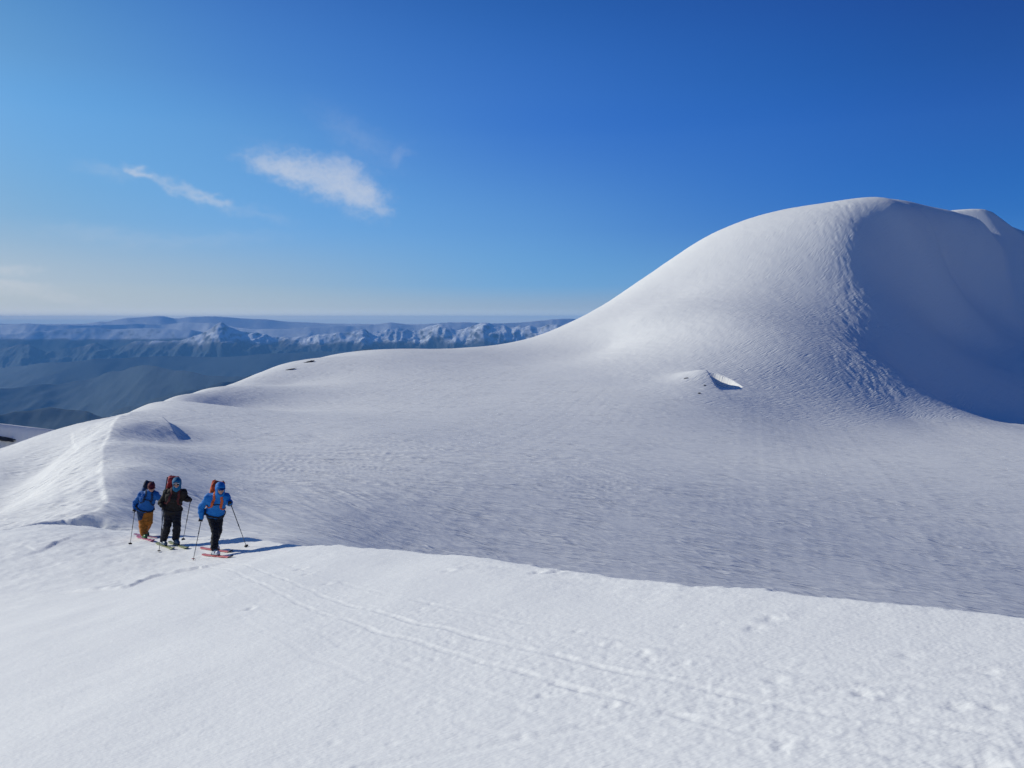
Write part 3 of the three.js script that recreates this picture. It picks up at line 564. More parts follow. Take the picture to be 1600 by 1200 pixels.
const part = (parent, name, geometry, material, label) => { const m = new THREE.Mesh(geometry, material); m.name = name; m.castShadow = m.receiveShadow = true; if (label) m.userData = { label }; parent.add(m); return m; };
const taken = {};
function thing(name, at, label, category, group) {
  const g = new THREE.Group(); taken[name] = (taken[name] ?? -1) + 1; g.name = taken[name] ? name + '_' + String(taken[name]).padStart(3, '0') : name;
  g.position.copy(at); g.userData = { label, category, ...(group ? { group } : {}) }; scene.add(g); return g;
}
// a flat band along points, its flat side facing the given outward directions
function band(P, N, width, thick) {
  const pos = [], I = [], n = P.length;
  for (let i = 0; i < n; i++) {
    const t = V().subVectors(P[Math.min(i + 1, n - 1)], P[Math.max(i - 1, 0)]).normalize(), nn = N[i].clone().addScaledVector(t, -N[i].dot(t)).normalize(), s = V().crossVectors(t, nn);
    const w = Array.isArray(width) ? width[i] : width;
    for (const [a, b] of [[-.5, -.5], [-.42, .5], [.42, .5], [.5, -.5]]) pos.push(...P[i].clone().addScaledVector(s, a * w).addScaledVector(nn, b * thick).toArray());
  }
  for (let i = 0; i < n - 1; i++) for (let c = 0; c < 4; c++) { const a = i * 4 + c, b = i * 4 + (c + 1) % 4; I.push(a, b, a + 4, b, b + 4, a + 4); }
  I.push(0, 2, 1, 0, 3, 2); const e = (n - 1) * 4; I.push(e, e + 1, e + 2, e, e + 2, e + 3);
  const g = new THREE.BufferGeometry(); g.setAttribute('position', new THREE.Float32BufferAttribute(pos, 3)); g.setIndex(I); const h = g.toNonIndexed(); h.computeVertexNormals(); return h;
}
const tube = (P, r, seg = 24, sides = 10) => new THREE.TubeGeometry(new THREE.CatmullRomCurve3(P), seg, r, sides);
// a straight rod that tapers
function rod(a, b, ra, rb, sides = 10) {
  const d = V().subVectors(b, a), l = d.length(), g = new THREE.CylinderGeometry(rb, ra, l, sides, 1);
  g.translate(0, l / 2, 0); g.applyQuaternion(new THREE.Quaternion().setFromUnitVectors(V(0, 1, 0), d.normalize())); g.translate(a.x, a.y, a.z); return g;
}
// ---- a ski lying on the snow
function ski(tailPx, tipPx, len, boots, o) {
  const A = foot(...tailPx), B = foot(...tipPx), c = [(A[0] + B[0]) / 2, (A[1] + B[1]) / 2], l = Math.hypot(B[0] - A[0], B[1] - A[1]), e = [(B[0] - A[0]) / l, (B[1] - A[1]) / l];
  const hgt = (t) => terrain(c[0] + e[0] * t * len, c[1] + e[1] * t * len);
  let m = 0, sl = 0; for (let i = -4; i <= 4; i++) { const h = hgt(i / 9); m += h / 9; sl += h * i; } sl = sl / 60 * 9;     // line through the snow under it: height m, rise sl over its length
  const at = V(c[0], m + 0.015, -c[1]), fwd = V(e[0] * len, sl, -e[1] * len).normalize(), side = V().crossVectors(fwd, V(0, 1, 0)).normalize(), up = V().crossVectors(side, fwd);
  const g = thing('ski', at, o.label, 'ski', undefined);
  const wide = (t) => { const q = t * 2; let w = 0.046 + 0.012 * q * q; if (t > 0.40) w *= Math.sqrt(Math.max(0, 1 - ((t - 0.40) / 0.1) ** 2)) * 0.98 + 0.02; if (t < -0.46) w *= Math.sqrt(Math.max(0, 1 - ((-t - 0.46) / 0.04) ** 2)) * 0.7 + 0.3; return w; };
  const lift = (t) => (t > 0.38 ? 1.35 * (t - 0.38) ** 1.6 : 0) + (t < -0.44 ? 0.25 * (-t - 0.44) : 0);
  const slab = (t0, t1, n, k) => {
    const pos = [], I = [];
    for (let i = 0; i <= n; i++) { const t = mix(t0, t1, i / n), w = wide(t), y = lift(t); for (const [s, h] of [[-1, 0], [1, 0], [0.86, 0.016 + k], [-0.86, 0.016 + k]]) pos.push(...V().addScaledVector(fwd, t * len).addScaledVector(side, s * w).addScaledVector(up, y + h).toArray()); }
    for (let i = 0; i < n; i++) for (let c2 = 0; c2 < 4; c2++) { const a = i * 4 + c2, b = i * 4 + (c2 + 1) % 4; I.push(a, a + 4, b, b, a + 4, b + 4); }
    I.push(0, 1, 2, 0, 2, 3); const q = n * 4; I.push(q, q + 2, q + 1, q, q + 3, q + 2);
    const gg = new THREE.BufferGeometry(); gg.setAttribute('position', new THREE.Float32BufferAttribute(pos, 3)); gg.setIndex(I); const h = gg.toNonIndexed(); h.computeVertexNormals(); return h;
  };
  part(g, 'deck', slab(-0.5, 0.405, 40, 0), o.deck);
  part(g, 'tip', slab(0.4055, 0.5, 14, 0.0), o.tip);
  const box = (t, w, h, l2, y) => { const b = new THREE.BoxGeometry(w, h, l2); b.applyMatrix4(new THREE.Matrix4().makeBasis(side, up, fwd.clone().negate())); const p = V().addScaledVector(fwd, t * len).addScaledVector(up, y); b.translate(p.x, p.y, p.z); return b; };
  part(g, 'toe_binding', mergeGeometries([box(boots + 0.085, 0.06, 0.03, 0.07, 0.033), box(boots + 0.085, 0.085, 0.016, 0.03, 0.055)]), M.binding);
  part(g, 'heel_binding', mergeGeometries([box(boots - 0.10, 0.055, 0.02, 0.10, 0.027), box(boots - 0.115, 0.045, 0.04, 0.045, 0.056)]), M.binding);
  return { at, fwd, side, up, len, boot: at.clone().addScaledVector(fwd, boots * len).addScaledVector(up, 0.04) };
}
const M = {
  binding: plain(0.03, 0.03, 0.035, 0.5), shaft: plain(0.06, 0.065, 0.075, 0.35, 0.4), grip: plain(0.02, 0.02, 0.022, 0.8), basket: plain(0.03, 0.03, 0.03, 0.7), redBasket: plain(0.35, 0.04, 0.05, 0.7),
  skin: new THREE.MeshPhysicalMaterial({ color: new THREE.Color(0.42, 0.22, 0.15), roughness: 0.55, vertexColors: true }), eye: plain(0.02, 0.02, 0.02, 0.2), glass: plain(0.015, 0.015, 0.02, 0.12), rim: plain(0.75, 0.75, 0.75, 0.3), blackCloth: cloth(0.014, 0.014, 0.017), glove: cloth(0.02, 0.018, 0.017, 0.7), strap: cloth(0.015, 0.015, 0.02),
};
// ---- a ski pole from above the hand down to the snow
function pole(hand, tipPx, o) {
  const T = foot(...tipPx), tip = V(T[0], terrain(T[0], T[1]) - 0.03, -T[1]), dir = V().subVectors(hand, tip).normalize(), top = hand.clone().addScaledVector(dir, o.above ?? 0.06);
  const g = thing('ski_pole', tip, o.label, 'ski pole'), q = (p) => p.clone().sub(tip), L = top.distanceTo(tip);
  const pt = (s) => V().addScaledVector(dir, s);
  part(g, 'shaft', mergeGeometries([rod(pt(0), pt(L * 0.5), 0.0058, 0.0085), rod(pt(L * 0.5), pt(L - 0.1), 0.0095, 0.0105), rod(pt(L * 0.5 - 0.03), pt(L * 0.5 + 0.03), 0.013, 0.013)]), M.shaft);
  part(g, 'grip', mergeGeometries([rod(pt(L - 0.14), pt(L - 0.02), 0.0145, 0.017, 12), rod(pt(L - 0.021), pt(L + 0.015), 0.021, 0.018, 12)]), M.grip);
  const bk = new THREE.CylinderGeometry(0.022, 0.05, 0.018, 14); bk.applyQuaternion(new THREE.Quaternion().setFromUnitVectors(V(0, 1, 0), dir)); const b = pt(0.075); bk.translate(b.x, b.y, b.z);
  part(g, 'basket', bk, o.basket ?? M.basket);
  const s = V().crossVectors(dir, V(0, 0, 1)).normalize();
  part(g, 'wrist_strap', tube([pt(L), pt(L - 0.03).addScaledVector(s, -0.04), pt(L - 0.13).addScaledVector(s, -0.05), pt(L - 0.12).addScaledVector(s, -0.025), pt(L - 0.01)], 0.004, 20, 6), M.strap);
  return { dir, tip };
}
// ---- a hand closed round a pole: palm, four fingers of unequal length, thumb. back: from the pole towards the back of the hand
function fist(at, axis, back, mirror, fat) {
  const a = axis.clone().normalize(), b = back.clone().addScaledVector(a, -back.dot(a)).normalize(), c = V().crossVectors(a, b).multiplyScalar(mirror), B = [], r = 0.021 + fat * 0.5;
  const on = (ang, h, rad) => at.clone().addScaledVector(a, h).addScaledVector(b, Math.cos(ang) * rad).addScaledVector(c, Math.sin(ang) * rad);
  for (let i = 0; i < 4; i++) {
    const h = 0.033 - i * 0.022, l = [1, 1.08, 1.03, 0.86][i], w = [0.0092, 0.0096, 0.0092, 0.0082][i] + fat * 0.8;
    const P = [on(-0.5, h, r + 0.016), on(0.75, h + 0.001, r + 0.010), on(1.95, h - 0.002, r + 0.004), on(1.95 + 1.25 * l, h - 0.004, r)];
    for (let k = 0; k < 3; k++) B.push([P[k], P[k + 1], w * (1 - k * 0.09), w * (1 - (k + 1) * 0.09)]);
  }
  B.push([on(-0.55, 0.03, r + 0.012), on(-0.75, -0.03, r + 0.014), 0.016 + fat, 0.017 + fat], [on(-1.2, 0.02, r + 0.016), on(-1.15, -0.035, r + 0.02), 0.014 + fat, 0.016 + fat]);
  B.push([on(-1.5, 0.0, r + 0.010), on(-2.3, 0.03, r + 0.004), 0.013 + fat, 0.011 + fat], [on(-2.3, 0.03, r + 0.004), on(-3.1, 0.042, r + 0.002), 0.011 + fat, 0.009 + fat]);
  return B;
}
// ---- a skier: joints given as pixels of the photograph and metres in front of (or behind) the spot under the boots
function skier(s) {
  const depth = -s.base.z, J = (p) => { const q = spot(p[0], p[1], depth - (p[2] ?? 0)); return V(q[0], q[1], -q[2]).sub(s.base); };
  const g = thing('person', s.base, s.label, 'person');
  const j = {}; for (const k in s.j) j[k] = J(s.j[k]);
  const loc = (v) => v.clone().sub(s.base);
  j.footR = loc(s.skiR.boot); j.footL = loc(s.skiL.boot);
  const upR = s.skiR.up, upL = s.skiL.up;
  j.ankR = j.footR.clone().addScaledVector(upR, 0.10).addScaledVector(s.skiR.fwd, -0.05 + (s.heelR ?? 0)); j.ankL = j.footL.clone().addScaledVector(upL, 0.10).addScaledVector(s.skiL.fwd, -0.05);
  const up = V().subVectors(j.neck, j.pelvis).normalize(), fwd = s.face.clone().addScaledVector(up, -s.face.dot(up)).normalize(), right = V().crossVectors(fwd, up);      // the wearer's own right
  const chest = j.pelvis.clone().lerp(j.neck, 0.66), belly = j.pelvis.clone().lerp(j.neck, 0.3);
  const w = s.girth ?? 1;
  const off = (p, r, u, f) => p.clone().addScaledVector(right, r).addScaledVector(up, u).addScaledVector(fwd, f);
  const pR = s.poleR, pL = s.poleL;
  const backR = V().subVectors(j.elR, j.haR), backL = V().subVectors(j.elL, j.haL);
  // -- body: one surface from the crown to the soles
  const body = (fat) => [
    [j.pelvis.clone().addScaledVector(right, -0.06), j.pelvis.clone().addScaledVector(right, 0.06), 0.115 * w + fat, 0.115 * w + fat], [j.pelvis, belly, 0.125 * w + fat, 0.12 * w + fat],
    [off(belly, -0.05, 0, 0), off(chest, -0.075, 0, 0), 0.10 * w + fat, 0.105 * w + fat], [off(belly, 0.05, 0, 0), off(chest, 0.075, 0, 0), 0.10 * w + fat, 0.105 * w + fat],
    [chest, j.neck, 0.12 * w + fat, 0.06 + fat], [j.shR, chest, 0.06 + fat, 0.10 * w + fat], [j.shL, chest, 0.06 + fat, 0.10 * w + fat], [j.shR, j.neck, 0.05 + fat, 0.05 + fat], [j.shL, j.neck, 0.05 + fat, 0.05 + fat],
  ];
  const arm = (sh, el, ha, fat) => [[sh, el, 0.056 + fat, 0.043 + fat], [el, el.clone().lerp(ha, 0.42), 0.045 + fat, 0.042 + fat], [el.clone().lerp(ha, 0.42), el.clone().lerp(ha, 0.88), 0.042 + fat, 0.029 + fat]];
  const leg = (hip, kn, an, fat) => [[hip, kn, 0.088 * w + fat, 0.058 + fat], [kn, kn.clone().lerp(an, 0.35), 0.058 + fat, 0.056 + fat], [kn.clone().lerp(an, 0.35), an, 0.056 + fat, 0.040 + fat]];
  const head = j.head, lf = s.look.clone().normalize(), lr = V().crossVectors(lf, V(0, 1, 0)).normalize(), lu = V().crossVectors(lr, lf);
  const hp = (r, u, f) => head.clone().addScaledVector(lr, r).addScaledVector(lu, u).addScaledVector(lf, f);
  const headBones = [[hp(0, 0.035, -0.02), hp(0, 0.03, 0.015), 0.086, 0.082], [hp(0, -0.03, 0.03), hp(0, -0.075, 0.045), 0.062, 0.042], [hp(-0.035, -0.03, 0.02), hp(0.035, -0.03, 0.02), 0.052, 0.052], [hp(0, -0.005, 0.088), hp(0, -0.032, 0.104), 0.010, 0.014], [hp(-0.03, 0.018, 0.078), hp(0.03, 0.018, 0.078), 0.016, 0.016], [hp(-0.018, -0.060, 0.082), hp(0.018, -0.060, 0.082), 0.010, 0.010], [hp(0.088, -0.005, -0.01), hp(0.088, -0.03, -0.006), 0.016, 0.010], [hp(-0.088, -0.005, -0.01), hp(-0.088, -0.03, -0.006), 0.016, 0.010], [j.neck, hp(0, -0.05, -0.02), 0.055, 0.056]];
  const headF0 = bonesField(headBones, 0.022), eyeAt = [hp(-0.032, -0.002, 0.083), hp(0.032, -0.002, 0.083)];
  const headF = (x, y, z) => { let f = headF0(x, y, z); for (const e of eyeAt) { const q = Math.hypot(x - e.x, y - e.y, z - e.z) - 0.014; f = smax(f, -q, 0.012); } return f; };
  const trunk = [...body(-0.01), ...arm(j.shR, j.elR, j.haR, -0.006), ...arm(j.shL, j.elL, j.haL, -0.006), ...leg(j.hipR, j.knR, j.ankR, -0.008), ...leg(j.hipL, j.knL, j.ankL, -0.008), [j.ankR, j.footR.clone().addScaledVector(s.skiR.fwd, 0.08).addScaledVector(upR, 0.03), 0.035, 0.03], [j.ankL, j.footL.clone().addScaledVector(s.skiL.fwd, 0.08).addScaledVector(upL, 0.03), 0.035, 0.03], [j.neck, head, 0.05, 0.05],
    [j.elR.clone().lerp(j.haR, 0.8), j.haR.clone().addScaledVector(backR.clone().normalize(), 0.03), 0.028, 0.022], [j.elL.clone().lerp(j.haL, 0.8), j.haL.clone().addScaledVector(backL.clone().normalize(), 0.03), 0.028, 0.022]];
  const mr = 1, ml = -1;
  const fR = (fat) => fist(j.haR, pR.dir, backR, mr, fat), fL = (fat) => fist(j.haL, pL.dir, backL, ml, fat);
  const pieces = [skin(bonesField(trunk, 0.04), ...reachOf(trunk, 0.02), 0.02), skin(headF, ...reachOf(headBones, 0.012), 0.007)];
  for (const H of [fR(0), fL(0)]) pieces.push(skin(bonesField(H, 0.006), ...reachOf(H, 0.006), 0.005));
  // complexion: lips a little redder, brows darker
  const bodyG = mergeGeometries(pieces.map((p) => { const a = p.attributes.position, c = new Float32Array(a.count * 3).fill(1); for (let v = 0; v < a.count; v++) { const x = V().fromBufferAttribute(a, v).sub(head), r = x.dot(lr), u = x.dot(lu), f = x.dot(lf); if (f > 0.06) { const lip = ss(0.028, 0.015, Math.abs(r)) * ss(0.012, 0.004, Math.abs(u + 0.06)), brow = ss(0.05, 0.04, Math.abs(r)) * ss(0.012, 0.02, Math.abs(r)) * ss(0.008, 0.003, Math.abs(u - 0.026)); c[v * 3] = 1 - 0.5 * brow - 0.05 * lip; c[v * 3 + 1] = 1 - 0.6 * brow - 0.4 * lip; c[v * 3 + 2] = 1 - 0.6 * brow - 0.35 * lip; } } p.setAttribute('color', new THREE.BufferAttribute(c, 3)); return p; }));
  part(g, 'body', bodyG, M.skin);
  if (!s.glasses) for (const e of eyeAt) part(g, 'eye', new THREE.SphereGeometry(0.011, 12, 8).translate(e.x - lf.x * 0.006, e.y - lf.y * 0.006, e.z - lf.z * 0.006), M.eye);
  // -- jacket with folds, cut at the hem and cuffs
  const seed = s.seed, folds = (x, y, z, k) => 0.006 * n3(x * 9 + seed, y * 13, z * 9) + k * (1 - Math.abs(n3(x * 5 + seed, y * 11 + seed, z * 5))) ;
  const jb = [...body(0.034), ...arm(j.shR, j.elR, j.haR, 0.024), ...arm(j.shL, j.elL, j.haL, 0.024), [off(j.pelvis, -0.07, 0.03, 0), off(j.pelvis, 0.07, 0.03, 0), 0.145 * w, 0.145 * w], [j.neck, j.neck.clone().lerp(head, 0.35), 0.085, 0.078]];
  const jf0 = bonesField(jb, 0.05), hem = off(j.pelvis, 0, s.hem ?? -0.03, 0);
  const cut = (p, n) => (x, y, z) => (x - p.x) * n.x + (y - p.y) * n.y + (z - p.z) * n.z;
  const cuffR = j.elR.clone().lerp(j.haR, 0.80), cuffL = j.elL.clone().lerp(j.haL, 0.80);
  const jacketF = (x, y, z) => { let f = jf0(x, y, z) + folds(x, y, z, 0.011) - 0.004; f = Math.max(f, -((x - hem.x) * up.x + (y - hem.y) * up.y + (z - hem.z) * up.z) * (armNear(x, y, z) ? -1 : 1) - (armNear(x, y, z) ? 9 : 0)); return f; };
  const armD = (a, b) => { const d = V().subVectors(b, a), l2 = d.lengthSq(); return (x, y, z) => { const t = clamp(((x - a.x) * d.x + (y - a.y) * d.y + (z - a.z) * d.z) / l2); return Math.hypot(x - a.x - t * d.x, y - a.y - t * d.y, z - a.z - t * d.z); }; };
  const dR = armD(j.elR, j.haR), dL = armD(j.elL, j.haL), dT = armD(j.pelvis, chest);
  function armNear(x, y, z) { return Math.min(dR(x, y, z), dL(x, y, z)) < 0.085 && dT(x, y, z) > 0.15 * w + 0.02; }
  const jg = skin(jacketF, ...reachOf(jb, 0.03), 0.0135);
  part(g, 'jacket', jg, s.jacket);
  const gloveR = [...fR(0.0045), [j.elR.clone().lerp(j.haR, 0.72), j.haR.clone().addScaledVector(backR.clone().normalize(), 0.035), 0.05, 0.03]], gloveL = [...fL(0.0045), [j.elL.clone().lerp(j.haL, 0.72), j.haL.clone().addScaledVector(backL.clone().normalize(), 0.035), 0.05, 0.03]];
  for (const H of [gloveR, gloveL]) part(g, 'glove', skin(bonesField(H, 0.008), ...reachOf(H, 0.01), 0.0055), s.glove ?? M.glove);
  // -- trousers
  const bag = s.baggy ?? 0; const tb = [...leg(j.hipR, j.knR, j.ankR, 0.026 + bag), ...leg(j.hipL, j.knL, j.ankL, 0.026 + bag), [off(j.pelvis, -0.06, 0, 0), off(j.pelvis, 0.06, 0, 0), 0.132 * w, 0.132 * w], [j.hipR, j.pelvis, 0.11 * w, 0.12 * w], [j.hipL, j.pelvis, 0.11 * w, 0.12 * w], [j.knR.clone().lerp(j.ankR, 0.4), j.ankR.clone().addScaledVector(upR, 0.05), 0.075 + bag, 0.082 + bag * 0.7], [j.knL.clone().lerp(j.ankL, 0.4), j.ankL.clone().addScaledVector(upL, 0.05), 0.075 + bag, 0.082 + bag * 0.7]];
  const tf0 = bonesField(tb, 0.035), waist = off(j.pelvis, 0, 0.10, 0);
  const trousersF = (x, y, z) => Math.max(tf0(x, y, z) + folds(x, y, z, 0.013) - 0.004, (x - waist.x) * up.x + (y - waist.y) * up.y + (z - waist.z) * up.z);
  const tr = part(g, 'trousers', skin(trousersF, ...reachOf(tb, 0.03), 0.0135), s.trousers);
  if (s.patch) {                                    // a darker panel sewn on the right thigh
    const a = j.hipR.clone().lerp(j.knR, 0.22), b = j.hipR.clone().lerp(j.knR, 0.5), pf = (x, y, z) => { const d1 = armD(a, b)(x, y, z); return Math.max(trousersF(x, y, z) - 0.006, -(trousersF(x, y, z) + 0.004), d1 - 0.17, -(((x - a.x) * lf.x + (y - a.y) * lf.y + (z - a.z) * lf.z) + 0.03), ((x - a.x) * right.x + (y - a.y) * right.y + (z - a.z) * right.z) < -0.045 ? 0.05 : -1); };
    part(tr, 'thigh_panel', skin(pf, ...reachOf([[a, b, 0.13, 0.13]], 0.02), 0.009), s.patch);
  }
  // -- boots
  for (const [f, k, an, kn, m, lab] of [[j.footR, s.skiR, j.ankR, j.knR, s.bootR], [j.footL, s.skiL, j.ankL, j.knL, s.bootL]]) {
    const P = (t, u) => f.clone().addScaledVector(k.fwd, t).addScaledVector(k.up, u), sole = [[P(-0.12, 0.018), P(0.14, 0.018), 0.04, 0.042], [P(-0.10, 0.03), P(0.13, 0.026), 0.046, 0.045], [P(0.0, 0.06), P(0.12, 0.04), 0.055, 0.046], [P(-0.06, 0.07), an.clone().lerp(kn, 0.42), 0.062, 0.066]];
    const bf = bonesField(sole, 0.02), base = P(0, -0.004);
    const bt = part(g, 'boot', skin((x, y, z) => Math.max(bf(x, y, z), -((x - base.x) * k.up.x + (y - base.y) * k.up.y + (z - base.z) * k.up.z)), ...reachOf(sole, 0.012), 0.009), m);
    if (s.gaiter) { const c0 = an.clone().lerp(kn, 0.12), c1 = an.clone().lerp(kn, 0.34), gb = [[c0, c1, 0.07, 0.078]], gf = bonesField(gb, 0.01); part(bt, 'cuff', skin((x, y, z) => Math.max(gf(x, y, z), -cut(c0, V().subVectors(c1, c0).normalize())(x, y, z), cut(c1, V().subVectors(c1, c0).normalize())(x, y, z)), ...reachOf(gb, 0.012), 0.009), s.gaiter); }
    else for (const [t, u] of [[0.06, 0.085], [0.01, 0.13]]) part(bt, 'buckle', tube([P(t, u - 0.05).addScaledVector(k.side, 0.062), P(t + 0.03, u - 0.005).addScaledVector(k.side, 0.045), P(t + 0.045, u + 0.012), P(t + 0.03, u - 0.005).addScaledVector(k.side, -0.045), P(t, u - 0.05).addScaledVector(k.side, -0.062)], 0.006, 14, 6), M.binding);
  }
  // -- head wear
  const visor = (mat, tilt, parent, long = 0.075) => {
    const pos = [], I = [], n = 12; for (let i = 0; i <= n; i++) { const a = (i / n - 0.5) * 2.1; for (const [k, t] of [[0, 0], [1, 0], [1, 0.005], [0, 0.006]]) { const R = 0.098 + k * long * Math.cos(a * 0.72), p = hp(Math.sin(a) * (0.096 + k * 0.016), 0.05 - k * tilt - 0.02 * (1 - Math.cos(a)) * k + t, 0.0 + Math.cos(a) * R); pos.push(p.x, p.y, p.z); } }
    for (let i = 0; i < n; i++) for (let c = 0; c < 4; c++) { const a = i * 4 + c, b = i * 4 + (c + 1) % 4; I.push(a, b, a + 4, b, b + 4, a + 4); }
    const gg = new THREE.BufferGeometry(); gg.setAttribute('position', new THREE.Float32BufferAttribute(pos, 3)); gg.setIndex(I); const h = gg.toNonIndexed(); h.computeVertexNormals(); part(parent, 'visor', h, mat);
  };
  if (s.hood) {
    const hb = [[hp(0, 0.045, -0.03), hp(0, 0.035, 0.02), 0.112, 0.106], [hp(0, -0.03, -0.03), hp(0, -0.10, -0.01), 0.105, 0.09], [hp(0, -0.1, -0.01), j.neck, 0.09, 0.10]], hf = bonesField(hb, 0.05), fc = hp(0, -0.018, 0.125), low = off(j.neck, 0, -0.01, 0);
    const hoodF = (x, y, z) => { const dx = x - fc.x, dy = y - fc.y, dz = z - fc.z, r = dx * lr.x + dy * lr.y + dz * lr.z, u = dx * lu.x + dy * lu.y + dz * lu.z, f = dx * lf.x + dy * lf.y + dz * lf.z; const open = Math.sqrt((r / 0.078) ** 2 + ((u + 0.022) / 0.098) ** 2 + (f / 0.11) ** 2) - 1; return Math.max(smax(hf(x, y, z) + 0.5 * folds(x, y, z, 0.01), -open * 0.07, 0.012), -((x - low.x) * up.x + (y - low.y) * up.y + (z - low.z) * up.z)); };
    const hd = part(g, 'hood', skin(hoodF, ...reachOf(hb, 0.02), 0.0085), s.hood);
    if (s.visor) visor(s.visor, 0.018, hd, 0.085);
  }
  if (s.cap) {
    const cb = [[hp(0, 0.05, -0.02), hp(0, 0.045, 0.012), 0.099, 0.096]], cf = bonesField(cb, 0.02), rimP = hp(0, 0.03, 0);
    const cp = part(g, 'cap', skin((x, y, z) => Math.max(cf(x, y, z), -((x - rimP.x) * lu.x + (y - rimP.y) * lu.y + (z - rimP.z) * lu.z)), ...reachOf(cb, 0.015), 0.008), s.cap);
    visor(s.cap, 0.022, cp);
  }
  if (s.collar) { const cb = [[j.neck.clone().lerp(head, 0.15), hp(0, -0.085, 0.012), 0.088, 0.074]], cf = bonesField(cb, 0.02); part(g, 'neck_warmer', skin((x, y, z) => cf(x, y, z) + 0.4 * folds(x, y, z, 0.008), ...reachOf(cb, 0.015), 0.0085), s.collar); }
  if (s.glasses) {
    const sg = part(g, 'sunglasses', mergeGeometries([[-1], [1]].map(([q]) => { const e = new THREE.SphereGeometry(0.034, 16, 10); e.scale(1, 0.72, 0.35); e.applyMatrix4(new THREE.Matrix4().makeBasis(lr, lu, lf)); const p = hp(q * 0.036, 0.0, 0.092); e.translate(p.x, p.y, p.z); return e; })), M.glass);
    part(sg, 'frame', mergeGeometries([tube([hp(-0.092, 0.012, -0.01), hp(-0.084, 0.016, 0.06), hp(-0.06, 0.022, 0.096), hp(0, 0.018, 0.108), hp(0.06, 0.022, 0.096), hp(0.084, 0.016, 0.06), hp(0.092, 0.012, -0.01)], 0.0075, 36, 8)]), M.rim);
  }
  // -- backpack: a thing of its own, with its straps lying on the jacket
  const onto = (p, gap) => { const q = p.clone(), e = 0.004; for (let k = 0; k < 12; k++) { const f = jacketF(q.x, q.y, q.z) - gap, gr = V(jacketF(q.x + e, q.y, q.z) - jacketF(q.x - e, q.y, q.z), jacketF(q.x, q.y + e, q.z) - jacketF(q.x, q.y - e, q.z), jacketF(q.x, q.y, q.z + e) - jacketF(q.x, q.y, q.z - e)); if (gr.lengthSq() < 1e-12) break; q.addScaledVector(gr.normalize(), -clamp(f, -0.03, 0.03)); } const gr = V(jacketF(q.x + e, q.y, q.z) - jacketF(q.x - e, q.y, q.z), jacketF(q.x, q.y + e, q.z) - jacketF(q.x, q.y - e, q.z), jacketF(q.x, q.y, q.z + e) - jacketF(q.x, q.y, q.z - e)).normalize(); return [q, gr]; };
  {
    const b = s.pack, torso = j.pelvis.distanceTo(j.neck), c = off(j.pelvis, b.shift ?? 0, torso * 0.5 + (b.rise ?? 0.05), -(0.16 * w + b.deep / 2 + 0.0));
    const bp = thing('backpack', s.base.clone().add(c), b.label, 'backpack');
    const rb = (x, y, z, hw, hh, hd, r) => { const qx = Math.abs(x) - hw + r, qy = Math.abs(y) - hh + r, qz = Math.abs(z) - hd + r; return Math.hypot(Math.max(qx, 0), Math.max(qy, 0), Math.max(qz, 0)) + Math.min(Math.max(qx, qy, qz), 0) - r; };
    const inPack = (f) => (x, y, z) => f(x * right.x + y * right.y + z * right.z, x * up.x + y * up.y + z * up.z, x * fwd.x + y * fwd.y + z * fwd.z);
    const R = 0.55, lo = [-R, -R, -R], hi = [R, R, R];
    const trim = (h) => { const e = V(); const bb = [[9, 9, 9], [-9, -9, -9]]; for (const sx of [-1, 1]) for (const sy of [-1, 1]) for (const sz of [-1, 1]) { e.set(0, 0, 0).addScaledVector(right, sx * (h[0] + 0.05)).addScaledVector(up, sy * (h[1] + 0.05) + (h[3] ?? 0)).addScaledVector(fwd, sz * (h[2] + 0.05)); ['x', 'y', 'z'].forEach((k, q) => { bb[0][q] = Math.min(bb[0][q], e[k]); bb[1][q] = Math.max(bb[1][q], e[k]); }); } return bb; };
    const wob = (x, y, z) => 0.008 * n3(x * 7 + seed, y * 7, z * 7) + 0.012 * (1 - Math.abs(n3(x * 4 + seed, y * 9, z * 4)));
    part(bp, 'pack_body', skin(inPack((r, u, f) => rb(r, u, f, b.wide / 2 * (1 - 0.12 * u / b.tall), b.tall / 2, b.deep / 2, 0.07) + wob(r, u, f)), ...trim([b.wide / 2, b.tall / 2, b.deep / 2]), 0.0125), b.mat);
    const ly = b.tall / 2 + b.lid * 0.32;
    const lid = part(bp, 'lid', skin(inPack((r, u, f) => rb(r, u - ly, f, b.wide / 2 * 0.96, b.lid / 2, b.deep / 2 + 0.012, Math.min(0.06, b.lid / 2 - 0.005)) + wob(r + 3, u, f)), ...trim([b.wide / 2, b.lid / 2 + 0.03, b.deep / 2 + 0.02, ly]), 0.0125), b.lidMat ?? b.mat);
    const org = (p) => p.clone().sub(c);
    for (const q of [-1, 1]) {
      const raw = [off(j.neck, q * 0.10, -0.05, -0.17), off(j.neck, q * 0.095, 0.06, -0.06), off(j.neck, q * 0.095, 0.05, 0.05), off(j.neck, q * 0.105, -0.04, 0.14), off(j.neck, q * 0.115, -0.14, 0.19), off(j.neck, q * 0.13, -0.24, 0.2), off(j.neck, q * 0.17, -0.31, 0.16), off(j.neck, q * 0.22, -0.35, 0.04), off(j.neck, q * 0.2, -0.37, -0.1)];
      const cv = new THREE.CatmullRomCurve3(raw).getPoints(36).map((p) => onto(p, 0.010));
      part(bp, 'shoulder_strap', band(cv.map((p) => org(p[0])), cv.map((p) => p[1]), cv.map((_, i) => i < 22 ? 0.062 : 0.03), 0.014), b.strap);
    }
    const ring = []; for (let i = 0; i <= 48; i++) { const a = i / 48 * Math.PI * 2; ring.push(onto(off(j.pelvis, Math.sin(a) * 0.24, 0.05, Math.cos(a) * 0.22), 0.010)); }
    part(bp, 'hip_belt', band(ring.map((p) => org(p[0])), ring.map((p) => p[1]), 0.05, 0.014), b.belt ?? M.strap);
